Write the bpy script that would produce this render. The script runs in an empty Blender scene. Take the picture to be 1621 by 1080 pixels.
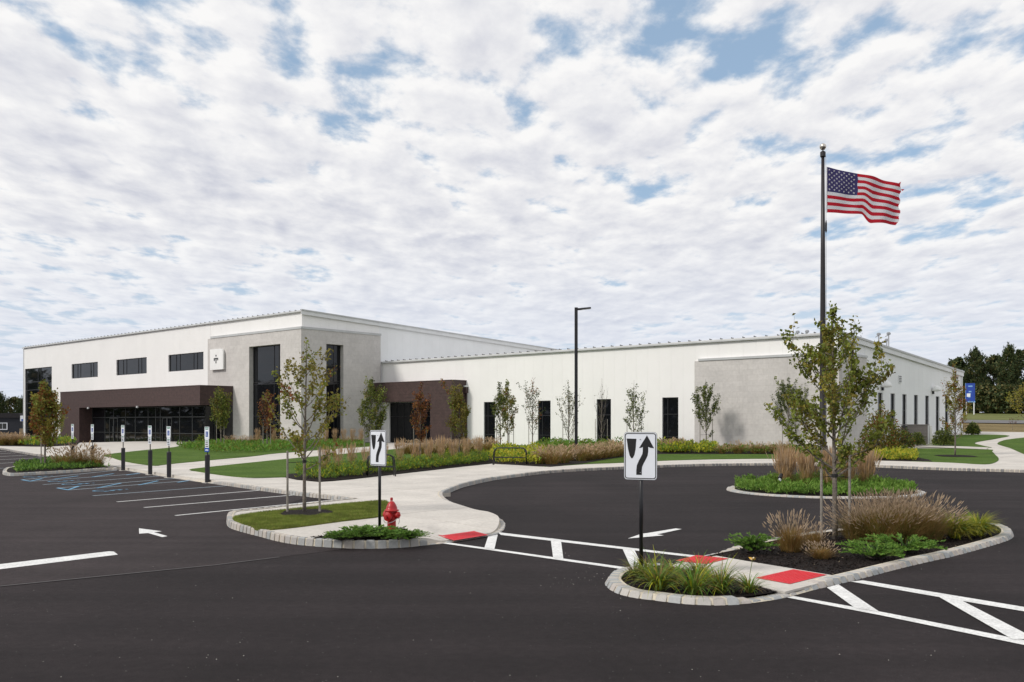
import bpy, math, random
import numpy as np
from mathutils import Vector, Matrix, noise
from mathutils.geometry import delaunay_2d_cdt, tessellate_polygon
SC = bpy.context.scene
COL = SC.collection
R = math.radians
# ------------------------------------------------------------------ camera
CH = 2.2; FP = 1461.0; U0 = 810.5; VH = 668.0          # eye height, focal length / centre / horizon of the photo in its own pixels
cam = bpy.data.cameras.new('camera'); camo = bpy.data.objects.new('camera', cam); COL.objects.link(camo)
camo.location = (0, 0, CH); camo.rotation_euler = (R(90), 0, 0)
cam.sensor_width = 36; cam.lens = 36 * FP / 1621; cam.shift_y = (VH - 540) / 1621; cam.clip_end = 6000
SC.camera = camo
SC.view_settings.view_transform = 'Standard'; SC.view_settings.look = 'None'
SC.view_settings.exposure = 0.07; SC.view_settings.gamma = 1; SC.view_settings.use_curve_mapping = False
# ------------------------------------------------------------------ sun
SAZ = (-0.9, -0.45); SEL = R(40)
l = math.hypot(*SAZ); SUND = Vector((SAZ[0]/l*math.cos(SEL), SAZ[1]/l*math.cos(SEL), math.sin(SEL)))
sun = bpy.data.lights.new('sun', 'SUN'); suno = bpy.data.objects.new('sun', sun); COL.objects.link(suno)
sun.energy = 2.1; sun.angle = R(10); sun.color = (1, .95, .885)
suno.rotation_euler = SUND.to_track_quat('Z', 'Y').to_euler()
# ------------------------------------------------------------------ sky
W = bpy.data.worlds.new('World'); SC.world = W; W.use_nodes = True
def build_sky():
    nt = W.node_tree; N = nt.nodes; L = nt.links
    for n in list(N): N.remove(n)
    def nd(t, **k):
        n = N.new(t)
        for a, b in k.items(): setattr(n, a, b)
        return n
    def mth(op, a, b=None, c=None, clamp=False):
        n = nd('ShaderNodeMath', operation=op, use_clamp=clamp)
        for i, x in enumerate((a, b, c)):
            if x is None: continue
            if isinstance(x, (int, float)): n.inputs[i].default_value = x
            else: L.new(x, n.inputs[i])
        return n.outputs[0]
    def vmth(op, a, b=None, s=None):
        n = nd('ShaderNodeVectorMath', operation=op)
        for i, x in enumerate((a, b)):
            if x is None: continue
            if isinstance(x, tuple): n.inputs[i].default_value = x
            else: L.new(x, n.inputs[i])
        if s is not None: n.inputs['Scale'].default_value = s
        return n.outputs[0]
    def sstep(x, lo, hi, a=0., b=1.):
        n = nd('ShaderNodeMapRange', interpolation_type='SMOOTHSTEP')
        L.new(x, n.inputs[0])
        for i, q in enumerate((lo, hi, a, b)): n.inputs[i+1].default_value = q
        return n.outputs[0]
    def mixc(f, a, b):
        n = nd('ShaderNodeMix', data_type='RGBA')
        if isinstance(f, (int, float)): n.inputs[0].default_value = f
        else: L.new(f, n.inputs[0])
        for i, x in ((6, a), (7, b)):
            if isinstance(x, tuple): n.inputs[i].default_value = x + (1,)
            else: L.new(x, n.inputs[i])
        return n.outputs[2]
    tc = nd('ShaderNodeTexCoord').outputs['Generated']
    sp = nd('ShaderNodeSeparateXYZ'); L.new(tc, sp.inputs[0])
    z = mth('MAXIMUM', sp.outputs[2], 0.0)
    inv = mth('DIVIDE', 1.0, mth('ADD', z, 0.075))
    cb = nd('ShaderNodeCombineXYZ'); L.new(mth('MULTIPLY', sp.outputs[0], inv), cb.inputs[0]); L.new(mth('MULTIPLY', sp.outputs[1], inv), cb.inputs[1])
    p = cb.outputs[0]
    mp = nd('ShaderNodeMapping'); L.new(p, mp.inputs[0]); mp.inputs['Rotation'].default_value = (0, 0, R(-22)); mp.inputs['Scale'].default_value = (1.0, .62, 1)
    p = vmth('ADD', mp.outputs[0], SKYOFF)
    def noi(v, s, d, r, dist=0.):
        n = nd('ShaderNodeTexNoise'); L.new(v, n.inputs['Vector'])
        n.inputs['Scale'].default_value = s; n.inputs['Detail'].default_value = d; n.inputs['Roughness'].default_value = r; n.inputs['Distortion'].default_value = dist
        return n.outputs[0]
    def dens(v, d=9):
        big = noi(v, .55, 2, .5)
        mid = noi(v, 5.2, d, .56, .1)
        low = noi(v, 1.5, 2, .5)
        s = mth('ADD', mth('MULTIPLY', mid, .72), mth('MULTIPLY', low, .28))
        return mth('ADD', s, mth('MULTIPLY', mth('SUBTRACT', big, .5), .30))
    d0 = dens(p); d1 = dens(vmth('ADD', p, (-.035, -.03, 0)), 7)
    lit = mth('SUBTRACT', d0, d1)
    # thinner cloud high ahead and to the right
    def gap(cx, cy, sx, sy, amp):
        q = vmth('MULTIPLY', vmth('SUBTRACT', cb.outputs[0], (cx, cy, 0)), (1/sx, 1/sy, 0))
        n = nd('ShaderNodeVectorMath', operation='LENGTH'); L.new(q, n.inputs[0]); return sstep(n.outputs['Value'], 0., 1., amp, 0.)
    g = mth('ADD', gap(.30, 2.07, 1.05, .42, .065), gap(1.25, 2.5, .8, .6, .03))
    dc = mth('SUBTRACT', d0, g)
    cov = sstep(dc, .335, .47)
    thick = sstep(dc, .42, .66)
    sky = nd('ShaderNodeTexSky', sky_type='NISHITA'); sky.sun_disc = False
    sky.sun_elevation = SEL; sky.sun_rotation = math.atan2(SUND.x, SUND.y); sky.air_density = 1.0; sky.dust_density = 1.2; sky.ozone_density = 1.5
    blue = mixc(.45, sky.outputs[0], (4.9, 6.8, 8.9))
    bright = mth('ADD', mth('MULTIPLY', lit, 12.0), 8.8)
    bright = mth('SUBTRACT', bright, mth('MULTIPLY', thick, 1.75))
    bright = mth('MINIMUM', mth('MAXIMUM', bright, 6.0), 9.3)
    cc = nd('ShaderNodeCombineXYZ')
    L.new(mth('SUBTRACT', mth('MULTIPLY', bright, 1.08), .75), cc.inputs[0]); L.new(mth('SUBTRACT', mth('MULTIPLY', bright, 1.0), .12), cc.inputs[1]); L.new(mth('ADD', mth('MULTIPLY', bright, .74), 2.2), cc.inputs[2])
    col = mixc(mth('MULTIPLY', cov, .97), blue, cc.outputs[0])
    hz = sstep(z, .0, .23, .80, 0.)
    col = mixc(hz, col, (6.6, 7.15, 8.3))
    gr = sstep(sp.outputs[2], -.02, 0., 1., 0.)
    col = mixc(gr, col, (1.6, 1.7, 1.5))
    bg = nd('ShaderNodeBackground'); L.new(col, bg.inputs[0]); bg.inputs[1].default_value = .1
    out = nd('ShaderNodeOutputWorld'); L.new(bg.outputs[0], out.inputs[0])
SKYOFF = (11.3, 2.2, 0)
build_sky()
W.cycles.sampling_method = 'MANUAL'; W.cycles.sample_map_resolution = 512
# ------------------------------------------------------------------ terrain and measuring
def ss(t): t = max(0., min(1., t)); return t*t*(3-2*t)
def T(x, y):
    z = ss((x-16)/22) * (1.05*ss((y-46)/38) + 3.45*ss((y-80)/160))
    return z - .75*ss((-x-35)/25)*ss((y-85)/30)
def G(u, v, dz=0.):
    """where the line of sight through photo point (u, v) meets the ground raised by dz"""
    k = (u-U0)/FP; s = (v-VH)/FP
    y = 4.
    while y < 900:
        if CH - s*y <= T(k*y, y)+dz: break
        y += .5 if y < 60 else 2
    a = y-(.5 if y <= 60 else 2); b = y
    for _ in range(26):
        m = (a+b)/2
        if CH - s*m <= T(k*m, m)+dz: b = m
        else: a = m
    return (k*b, b)
def PX(pts, dz=.12): return [G(u, v, dz) for u, v in pts]
# ------------------------------------------------------------------ materials
MATS = {}
def M(name, col, rough=.8, var=.12, scale=4., bump=0., bscale=60., spec=.5, metal=0., orand=0., col2=None, fine=0., fscale=200., trans=0., coat=0.):
    if name in MATS: return MATS[name]
    m = bpy.data.materials.new(name); m.use_nodes = True; nt = m.node_tree; N = nt.nodes; L = nt.links
    b = N['Principled BSDF']; b.inputs['Roughness'].default_value = rough; b.inputs['Metallic'].default_value = metal
    b.inputs['Specular IOR Level'].default_value = spec
    if coat: b.inputs['Coat Weight'].default_value = coat; b.inputs['Coat Roughness'].default_value = .08
    tc = N.new('ShaderNodeTexCoord').outputs['Object']
    def noi(s, d=4, r=.55):
        n = N.new('ShaderNodeTexNoise'); L.new(tc, n.inputs[0]); n.inputs['Scale'].default_value = s; n.inputs['Detail'].default_value = d; n.inputs['Roughness'].default_value = r
        return n.outputs[0]
    c2 = col2 or tuple(min(1, x*(1+var)) for x in col); c1 = col if col2 else tuple(x*(1-var) for x in col)
    cr = N.new('ShaderNodeValToRGB'); cr.color_ramp.elements[0].position = .36; cr.color_ramp.elements[1].position = .64
    cr.color_ramp.elements[0].color = c1+(1,); cr.color_ramp.elements[1].color = c2+(1,)
    L.new(noi(scale), cr.inputs[0]); out = cr.outputs[0]
    def mulv(out, fac):
        h = N.new('ShaderNodeMix'); h.data_type = 'RGBA'; h.blend_type = 'MULTIPLY'; h.inputs[0].default_value = 1
        L.new(out, h.inputs[6]); L.new(fac, h.inputs[7]); return h.outputs[2]
    def rng(x, lo, hi, a, b_):
        r = N.new('ShaderNodeMapRange'); L.new(x, r.inputs[0])
        for i, q in enumerate((lo, hi, a, b_)): r.inputs[i+1].default_value = q
        return r.outputs[0]
    if fine: out = mulv(out, rng(noi(fscale, 2, .6), .3, .7, 1-fine, 1+fine))
    if orand:
        oi = N.new('ShaderNodeObjectInfo'); out = mulv(out, rng(oi.outputs['Random'], 0, 1, 1-orand, 1+orand))
    L.new(out, b.inputs['Base Color'])
    if bump:
        bp = N.new('ShaderNodeBump'); bp.inputs['Strength'].default_value = bump; bp.inputs['Distance'].default_value = .02
        L.new(noi(bscale, 5, .65), bp.inputs['Height']); L.new(bp.outputs[0], b.inputs['Normal'])
    if trans:
        tr = N.new('ShaderNodeBsdfTranslucent'); L.new(out, tr.inputs[0]); ms = N.new('ShaderNodeMixShader'); ms.inputs[0].default_value = trans
        L.new(b.outputs[0], ms.inputs[1]); L.new(tr.outputs[0], ms.inputs[2]); L.new(ms.outputs[0], N['Material Output'].inputs[0])
    MATS[name] = m; return m
def stonemat(name, cols, bump=.5):
    m = M(name, cols[0], .85, .12, 22, bump=bump, bscale=45, fine=.18, fscale=160)
    nt = m.node_tree; N = nt.nodes; L = nt.links; b = N['Principled BSDF']
    oi = N.new('ShaderNodeObjectInfo'); cr = N.new('ShaderNodeValToRGB'); cr.color_ramp.interpolation = 'CONSTANT'
    E = cr.color_ramp.elements; E[0].color = cols[0]+(1,); E[1].position = 1/len(cols); E[1].color = cols[1]+(1,)
    for i, c in enumerate(cols[2:]): e = E.new((i+2)/len(cols)); e.color = c+(1,)
    L.new(oi.outputs['Random'], cr.inputs[0])
    old = b.inputs['Base Color'].links[0].from_socket
    h = N.new('ShaderNodeMix'); h.data_type = 'RGBA'; h.inputs[0].default_value = .3; L.new(cr.outputs[0], h.inputs[6]); L.new(old, h.inputs[7]); L.new(h.outputs[2], b.inputs['Base Color'])
    return m
A1 = M('new_asphalt', (.0225, .0175, .0182), .9, .16, .25, bump=.5, bscale=130, fine=.4, fscale=70, spec=.2)
A2 = M('lot_asphalt', (.0385, .0305, .0310), .9, .13, .3, bump=.5, bscale=120, fine=.3, fscale=75, spec=.2)
A3 = M('road_asphalt', (.14, .135, .135), .9, .1, .3)
CON = M('concrete', (.56, .525, .475), .85, .08, .7, bump=.15, bscale=90, fine=.09, fscale=14, orand=.05)
CONJ = M('joint_concrete', (.27, .25, .22), .9, .1, 2)
WPAINT = M('white_road_paint', (.72, .72, .70), .6, .08, 3, bump=.2, bscale=120, fine=.2, fscale=30)
BPAINT = M('blue_road_paint', (.11, .31, .48), .6, .1, 3, fine=.1, fscale=40)
GPAINT = M('worn_blue_white_paint', (.34, .42, .47), .6, .1, 3, fine=.1, fscale=40)
RED = M('red_tactile_rubber', (.62, .012, .022), .6, .07, 2, bump=.4, bscale=35)
LAWN = M('lawn_turf', (.058, .108, .016), .9, .22, .45, bump=1., bscale=42, fine=.45, fscale=24, spec=.1, col2=(.085, .142, .024))
LAWN2 = M('dry_lawn_turf', (.105, .125, .026), .9, .2, .6, bump=1., bscale=42, fine=.4, fscale=28, spec=.1, col2=(.155, .165, .038))
FIELD = M('brown_field_grass', (.15, .115, .05), .95, .2, .15, bump=1, bscale=4, fine=.35, fscale=3, spec=.1, col2=(.21, .16, .075))
VERGE = M('dry_verge_grass', (.115, .13, .042), .95, .2, .12, bump=1, bscale=5, fine=.25, fscale=2, spec=.1, col2=(.17, .175, .062))
MULCH = M('dark_mulch', (.015, .0105, .009), .95, .4, 9, bump=1., bscale=30, fine=.6, fscale=45, spec=.2)
CHIP = M('mulch_chip', (.030, .020, .016), .9, .4, 3, spec=.2, orand=0)
STONE = stonemat('granite_sett', [(.42, .40, .375), (.50, .465, .42), (.33, .345, .345), (.52, .465, .405), (.38, .385, .38)])
STONEP = stonemat('pale_granite_sett', [(.47, .45, .42), (.38, .40, .405), (.52, .49, .45), (.32, .345, .355), (.47, .42, .38)])
MORT = M('cream_mortar', (.60, .54, .43), .9, .12, 8, bump=.5, bscale=60)
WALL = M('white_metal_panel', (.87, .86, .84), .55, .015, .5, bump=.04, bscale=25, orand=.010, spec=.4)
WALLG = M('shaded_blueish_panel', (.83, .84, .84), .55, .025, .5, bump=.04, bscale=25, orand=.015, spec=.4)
TRIM = M('grey_metal_trim', (.50, .51, .51), .45, .06, 1)
TRIML = M('pale_metal_trim', (.72, .73, .73), .45, .04, 1)
BROWN = M('brown_cladding', (.055, .031, .028), .6, .18, 3, bump=.2, bscale=30, fine=.15, fscale=12, orand=.12)
BROWN2 = M('brown_edge_trim', (.085, .052, .050), .5, .08, 2)
BLACK = M('black_powdercoat', (.008, .008, .010), .35, .1, 8, spec=.5)
DBLACK = M('matt_black_sleeve', (.016, .015, .020), .5, .15, 6)
FRAME = M('dark_window_frame', (.014, .014, .017), .4, .05, 3)
FRAMEG = M('grey_storefront_frame', (.032, .035, .035), .4, .05, 3)
ROOFM = M('pale_roof_metal', (.62, .62, .61), .5, .05, 1)
BARK = M('grey_bark', (.17, .145, .12), .9, .3, 14, bump=.8, bscale=50, fine=.25, fscale=40)
BARKD = M('dark_bark', (.07, .055, .045), .9, .3, 6)
STAKE = M('weathered_stake', (.26, .235, .205), .9, .2, 9, bump=.6, bscale=60, fine=.2, fscale=60)
STRAP = M('black_tree_tie', (.012, .012, .012), .7)
SIGNW = M('white_reflective_sheeting', (.80, .83, .88), .35, .03, 2)
SIGNK = M('black_sign_ink', (.006, .006, .007), .5)
SIGNB = M('blue_sign_ink', (.012, .07, .36), .45)
SIGNG = M('green_sign_ink', (.03, .20, .10), .45)
ALU = M('aluminium_edge', (.38, .39, .40), .35, .05, 4, metal=.8)
HRED = M('hydrant_red_paint', (.42, .008, .010), .42, .1, 7, bump=.12, bscale=50, coat=.12)
HSIL = M('chain_steel', (.5, .5, .5), .4, metal=.8)
def leafm(n, c, v=.3, t=.3): return M(n, c, .6, v, 3.5, spec=.25, trans=t)
def asphalt_extra(m, amt):
    nt = m.node_tree; N = nt.nodes; L = nt.links; b = N['Principled BSDF']; tc = N.new('ShaderNodeTexCoord').outputs['Object']; old = b.inputs['Base Color'].links[0].from_socket
    def layer(old, rot, sc, s, lo, hi, a, c, det=3):
        mp = N.new('ShaderNodeMapping'); L.new(tc, mp.inputs[0]); mp.inputs['Rotation'].default_value = (0, 0, R(rot)); mp.inputs['Scale'].default_value = sc
        n = N.new('ShaderNodeTexNoise'); L.new(mp.outputs[0], n.inputs[0]); n.inputs['Scale'].default_value = s; n.inputs['Detail'].default_value = det
        r = N.new('ShaderNodeMapRange'); L.new(n.outputs[0], r.inputs[0])
        for i, q in enumerate((lo, hi, a, c)): r.inputs[i+1].default_value = q
        h = N.new('ShaderNodeMix'); h.data_type = 'RGBA'; h.blend_type = 'MULTIPLY'; h.inputs[0].default_value = 1; L.new(old, h.inputs[6]); L.new(r.outputs[0], h.inputs[7]); return h.outputs[2]
    o = layer(old, 12, (.12, 1.6, 1), .8, .35, .68, 1-amt, 1+amt, 6)
    o = layer(o, -40, (1, .25, 1), .35, .35, .65, 1-amt*.8, 1+amt*.8, 4)
    o = layer(o, 0, (1, 1, 1), 9, .40, .62, 1-amt*.7, 1+amt*.5, 6)
    v = N.new('ShaderNodeTexVoronoi'); L.new(tc, v.inputs[0]); v.inputs['Scale'].default_value = 38; v.inputs['Randomness'].default_value = 1
    w = N.new('ShaderNodeTexWhiteNoise'); L.new(v.outputs['Position'], w.inputs[0])
    g = N.new('ShaderNodeMath'); g.operation = 'GREATER_THAN'; L.new(w.outputs[0], g.inputs[0]); g.inputs[1].default_value = .986
    g2 = N.new('ShaderNodeMath'); g2.operation = 'LESS_THAN'; L.new(v.outputs['Distance'], g2.inputs[0]); g2.inputs[1].default_value = .26
    g3 = N.new('ShaderNodeMath'); g3.operation = 'MULTIPLY'; L.new(g.outputs[0], g3.inputs[0]); L.new(g2.outputs[0], g3.inputs[1])
    h = N.new('ShaderNodeMix'); h.data_type = 'RGBA'; L.new(g3.outputs[0], h.inputs[0]); L.new(o, h.inputs[6]); h.inputs[7].default_value = (.12, .115, .11, 1)
    L.new(h.outputs[2], b.inputs['Base Color'])
asphalt_extra(A1, .21); asphalt_extra(A2, .17)
def glass_mat():
    m = M('dark_window_glass', (.006, .007, .009), .03, .1, .4, spec=.42)
    return m
GLASS = glass_mat()
def masonry():
    m = M('grey_split_block', (.585, .56, .535), .9, .04, .7, fine=.06, fscale=5)
    nt = m.node_tree; N = nt.nodes; L = nt.links; b = N['Principled BSDF']
    tc = N.new('ShaderNodeTexCoord').outputs['Object']; sp = N.new('ShaderNodeSeparateXYZ'); L.new(tc, sp.inputs[0])
    ad = N.new('ShaderNodeMath'); ad.operation = 'ADD'; L.new(sp.outputs[0], ad.inputs[0]); L.new(sp.outputs[1], ad.inputs[1])
    cb = N.new('ShaderNodeCombineXYZ'); L.new(ad.outputs[0], cb.inputs[0]); L.new(sp.outputs[2], cb.inputs[1])
    bt = N.new('ShaderNodeTexBrick'); L.new(cb.outputs[0], bt.inputs[0]); bt.inputs['Scale'].default_value = 1
    bt.inputs['Brick Width'].default_value = .8; bt.inputs['Row Height'].default_value = .4; bt.inputs['Mortar Size'].default_value = .012
    bt.inputs['Color1'].default_value = (1, 1, 1, 1); bt.inputs['Color2'].default_value = (.93, .93, .93, 1); bt.inputs['Mortar'].default_value = (.88, .87, .86, 1)
    old = b.inputs['Base Color'].links[0].from_socket
    h = N.new('ShaderNodeMix'); h.data_type = 'RGBA'; h.blend_type = 'MULTIPLY'; h.inputs[0].default_value = 1
    L.new(old, h.inputs[6]); L.new(bt.outputs[0], h.inputs[7]); L.new(h.outputs[2], b.inputs['Base Color'])
    bp = N.new('ShaderNodeBump'); bp.inputs['Strength'].default_value = .35; bp.inputs['Distance'].default_value = .02; L.new(bt.outputs[0], bp.inputs['Height']); L.new(bp.outputs[0], b.inputs['Normal'])
    return m
BLOCK = masonry()
# ------------------------------------------------------------------ mesh helpers
class MB:
    def __init__(s): s.v = []; s.f = []; s.m = []
    def add(s, vs, fs, mi=0):
        o = len(s.v); s.v.extend([tuple(p) for p in vs]); s.f.extend([tuple(i+o for i in f) for f in fs]); s.m.extend([mi]*len(fs)); return s
    def hexa(s, b4, t4, mi=0):
        return s.add(list(b4)+list(t4), [(3, 2, 1, 0), (4, 5, 6, 7), (0, 1, 5, 4), (1, 2, 6, 5), (2, 3, 7, 6), (3, 0, 4, 7)], mi)
    def box(s, x0, x1, y0, y1, z0, z1, mi=0):
        q = lambda z: [(x0, y0, z), (x1, y0, z), (x1, y1, z), (x0, y1, z)]
        return s.hexa(q(z0), q(z1), mi)
    def tube(s, pts, rad, n=6, mi=0, cap=True):
        pts = [Vector(p) for p in pts]
        if not isinstance(rad, (list, tuple)): rad = [rad]*len(pts)
        o = len(s.v); prev = None
        for i, p in enumerate(pts):
            d = (pts[min(i+1, len(pts)-1)]-pts[max(i-1, 0)])
            d = d.normalized() if d.length > 1e-9 else Vector((0, 0, 1))
            a = prev if prev is not None else (Vector((1, 0, 0)) if abs(d.x) < .9 else Vector((0, 1, 0)))
            a = (a-d*a.dot(d)).normalized(); prev = a; b = d.cross(a)
            for k in range(n):
                t = 2*math.pi*k/n; s.v.append(tuple(p+(a*math.cos(t)+b*math.sin(t))*rad[i]))
        for i in range(len(pts)-1):
            for k in range(n):
                k2 = (k+1) % n; s.f.append((o+i*n+k, o+i*n+k2, o+(i+1)*n+k2, o+(i+1)*n+k)); s.m.append(mi)
        if cap:
            s.f.append(tuple(o+k for k in range(n))[::-1]); s.m.append(mi)
            q = o+(len(pts)-1)*n; s.f.append(tuple(q+k for k in range(n))); s.m.append(mi)
        return s
    def lathe(s, prof, n=20, c=(0, 0, 0), mi=0, axis='z'):
        o = len(s.v)
        for r, z in prof:
            for k in range(n):
                t = 2*math.pi*k/n; a, b = r*math.cos(t), r*math.sin(t)
                s.v.append((c[0]+a, c[1]+b, c[2]+z) if axis == 'z' else ((c[0]+z, c[1]+a, c[2]+b) if axis == 'x' else (c[0]+a, c[1]+z, c[2]+b)))
        for i in range(len(prof)-1):
            for k in range(n):
                k2 = (k+1) % n; s.f.append((o+i*n+k, o+i*n+k2, o+(i+1)*n+k2, o+(i+1)*n+k)); s.m.append(mi)
        s.f.append(tuple(o+k for k in range(n))[::-1]); s.m.append(mi)
        q = o+(len(prof)-1)*n; s.f.append(tuple(q+k for k in range(n))); s.m.append(mi)
        return s
    def prism(s, poly, z0, z1, fn=None, mi=0):
        """poly 2D outline extruded z0..z1; fn maps (a,b,c)->xyz"""
        fn = fn or (lambda a, b, c: (a, b, c)); n = len(poly)
        tri = tessellate_polygon([[Vector((a, b, 0)) for a, b in poly]])
        vs = [fn(a, b, z0) for a, b in poly]+[fn(a, b, z1) for a, b in poly]
        fs = [tuple(t) for t in tri]+[tuple(i+n for i in t) for t in tri]+[(i, (i+1) % n, (i+1) % n+n, i+n) for i in range(n)]
        return s.add(vs, fs, mi)
    def mesh(s, name, mats, smooth=False):
        me = bpy.data.meshes.new(name); me.from_pydata(s.v, [], s.f)
        for m in (mats if isinstance(mats, (list, tuple)) else [mats]): me.materials.append(m)
        me.polygons.foreach_set('material_index', s.m)
        if smooth: me.polygons.foreach_set('use_smooth', [True]*len(s.f))
        me.update(); return me
    def build(s, name, mats, parent=None, smooth=False, fix=False, **k):
        me = s.mesh(name, mats, smooth)
        if fix: fixn(me)
        return link(name, me, parent, **k)
def fixn(me):
    import bmesh
    bm = bmesh.new(); bm.from_mesh(me); bmesh.ops.recalc_face_normals(bm, faces=bm.faces); bm.to_mesh(me); bm.free()
def link(name, data, parent=None, loc=(0, 0, 0), rot=(0, 0, 0), scale=(1, 1, 1), kind=None):
    o = bpy.data.objects.new(name, data); COL.objects.link(o); o.parent = parent
    o.location = loc; o.rotation_euler = rot; o.scale = scale
    if kind: o['kind'] = kind
    return o
def tag(o, label, cat, group=None):
    o['label'] = label; o['category'] = cat
    if group: o['group'] = group
    return o
def thing(name, label, cat, loc=(0, 0, 0), rz=0, group=None, scale=1):
    o = link(name, None, None, loc, (0, 0, rz), (scale,)*3); return tag(o, label, cat, group)
def copy_tree(o, loc, rz=0, sc=1, label=None, group=None):
    c = o.copy(); COL.objects.link(c); c.location = loc; c.rotation_euler = (0, 0, rz); c.scale = (sc,)*3 if isinstance(sc, (int, float)) else sc
    if label: c['label'] = label
    if group: c['group'] = group
    for ch in o.children:
        d = ch.copy(); COL.objects.link(d); d.parent = c
        for g in ch.children: e = g.copy(); COL.objects.link(e); e.parent = d
    return c
def inpoly(x, y, P):
    c = False; j = len(P)-1
    for i in range(len(P)):
        if (P[i][1] > y) != (P[j][1] > y) and x < (P[j][0]-P[i][0])*(y-P[i][1])/(P[j][1]-P[i][1])+P[i][0]: c = not c
        j = i
    return c
def dens_path(P, step, closed=True):
    o = []; n = len(P)
    for i in range(n if closed else n-1):
        a, b = Vector(P[i]), Vector(P[(i+1) % n]); k = max(1, int((b-a).length/step))
        o += [tuple(a.lerp(b, t/k)) for t in range(k)]
    if not closed: o.append(tuple(P[-1]))
    return o
def smooth_path(P, closed=False, sub=6):
    o = []; n = len(P); g = lambda i: Vector(P[i % n] if closed else P[max(0, min(n-1, i))])
    for i in range(n if closed else n-1):
        p0, p1, p2, p3 = g(i-1), g(i), g(i+1), g(i+2)
        for k in range(sub):
            t = k/sub; o.append(tuple(.5*((2*p1)+(p2-p0)*t+(2*p0-5*p1+4*p2-p3)*t*t+(3*p1-p0-3*p2+p3)*t**3)))
    if not closed: o.append(tuple(P[-1]))
    return o
def sheet(name, P, dz, mat, kind='structure', step=2.5, skirt=.0, parent=None, wob=0.):
    """ground polygon following the terrain at height dz"""
    P = dens_path(P, step)
    xs = [p[0] for p in P]; ys = [p[1] for p in P]; n = len(P)
    V = [Vector(p) for p in P]
    x0, x1, y0, y1 = min(xs), max(xs), min(ys), max(ys)
    slope = any(abs(T(a, b)) > 1e-3 for a, b in P)
    if slope:
        y = y0+step/2; 
        while y < y1:
            x = x0+step/2
            while x < x1:
                if (abs(T(x, y)) > 1e-4) and inpoly(x, y, P): V.append(Vector((x+.01, y+.013)))
                x += step
            y += step
    vo, _, fo, *_ = delaunay_2d_cdt(V, [], [list(range(n))], 1, 1e-5)
    mb = MB(); mb.add([(p.x, p.y, T(p.x, p.y)+dz) for p in vo], fo)
    if skirt:
        mb.add([(a, b, T(a, b)+dz) for a, b in P]+[(a, b, T(a, b)+dz-skirt) for a, b in P], [(i, (i+1) % n, (i+1) % n+n, i+n) for i in range(n)])
    o = mb.build(name, mat, parent, kind=kind)
    for p in o.data.polygons[:1]:
        if p.normal.z < 0: o.data.flip_normals()
    return o
def resample(P, pitch, closed=False):
    if closed: P = list(P)+[P[0]]
    P = [Vector(p) for p in P]; L_ = [0]
    for a, b in zip(P, P[1:]): L_.append(L_[-1]+(b-a).length)
    n = int(L_[-1]/pitch); o = []; j = 0
    for k in range(n):
        s = (k+.5)*L_[-1]/n
        while L_[j+1] < s: j += 1
        t = (s-L_[j])/(L_[j+1]-L_[j]); q = P[j].lerp(P[j+1], t); o.append((q.x, q.y, (P[j+1]-P[j]).normalized()))
    return o
def offset(P, d, closed=False):
    n = len(P); o = []
    for i in range(n):
        a = Vector(P[(i-1) % n] if closed else P[max(0, i-1)]); b = Vector(P[(i+1) % n] if closed else P[min(n-1, i+1)])
        t = (b-a).normalized(); o.append((P[i][0]-t.y*d, P[i][1]+t.x*d))
    return o
rnd = random.Random(7)
def stone_meshes(w, dep, h, mat, n=6, seed=1, slope=.02):
    r = random.Random(seed); out = []
    for i in range(n):
        j = lambda a: r.uniform(-a, a); mb = MB(); g = .006; W_ = w/2
        zt = h+j(.006)
        def ring(z, ins, sl):   # y: 0 outer face .. dep
            return [(-W_+ins+j(g), 0+sl+ins+j(g), z+j(.003)), (W_-ins+j(g), 0+sl+ins+j(g), z+j(.003)), (W_-ins+j(g), dep-ins+j(g), z+j(.003)), (-W_+ins+j(g), dep-ins+j(g), z+j(.003))]
        r0 = ring(-.06, 0, 0); r1 = ring(zt-.02, 0, slope); r2 = ring(zt, .014, slope)
        mb.add(r0+r1+r2, [(0, 1, 5, 4), (1, 2, 6, 5), (2, 3, 7, 6), (3, 0, 4, 7), (4, 5, 9, 8), (5, 6, 10, 9), (6, 7, 11, 10), (7, 4, 8, 11), (8, 9, 10, 11)])
        out.append(mb.mesh('kerb_stone', mat))
    return out
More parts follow.
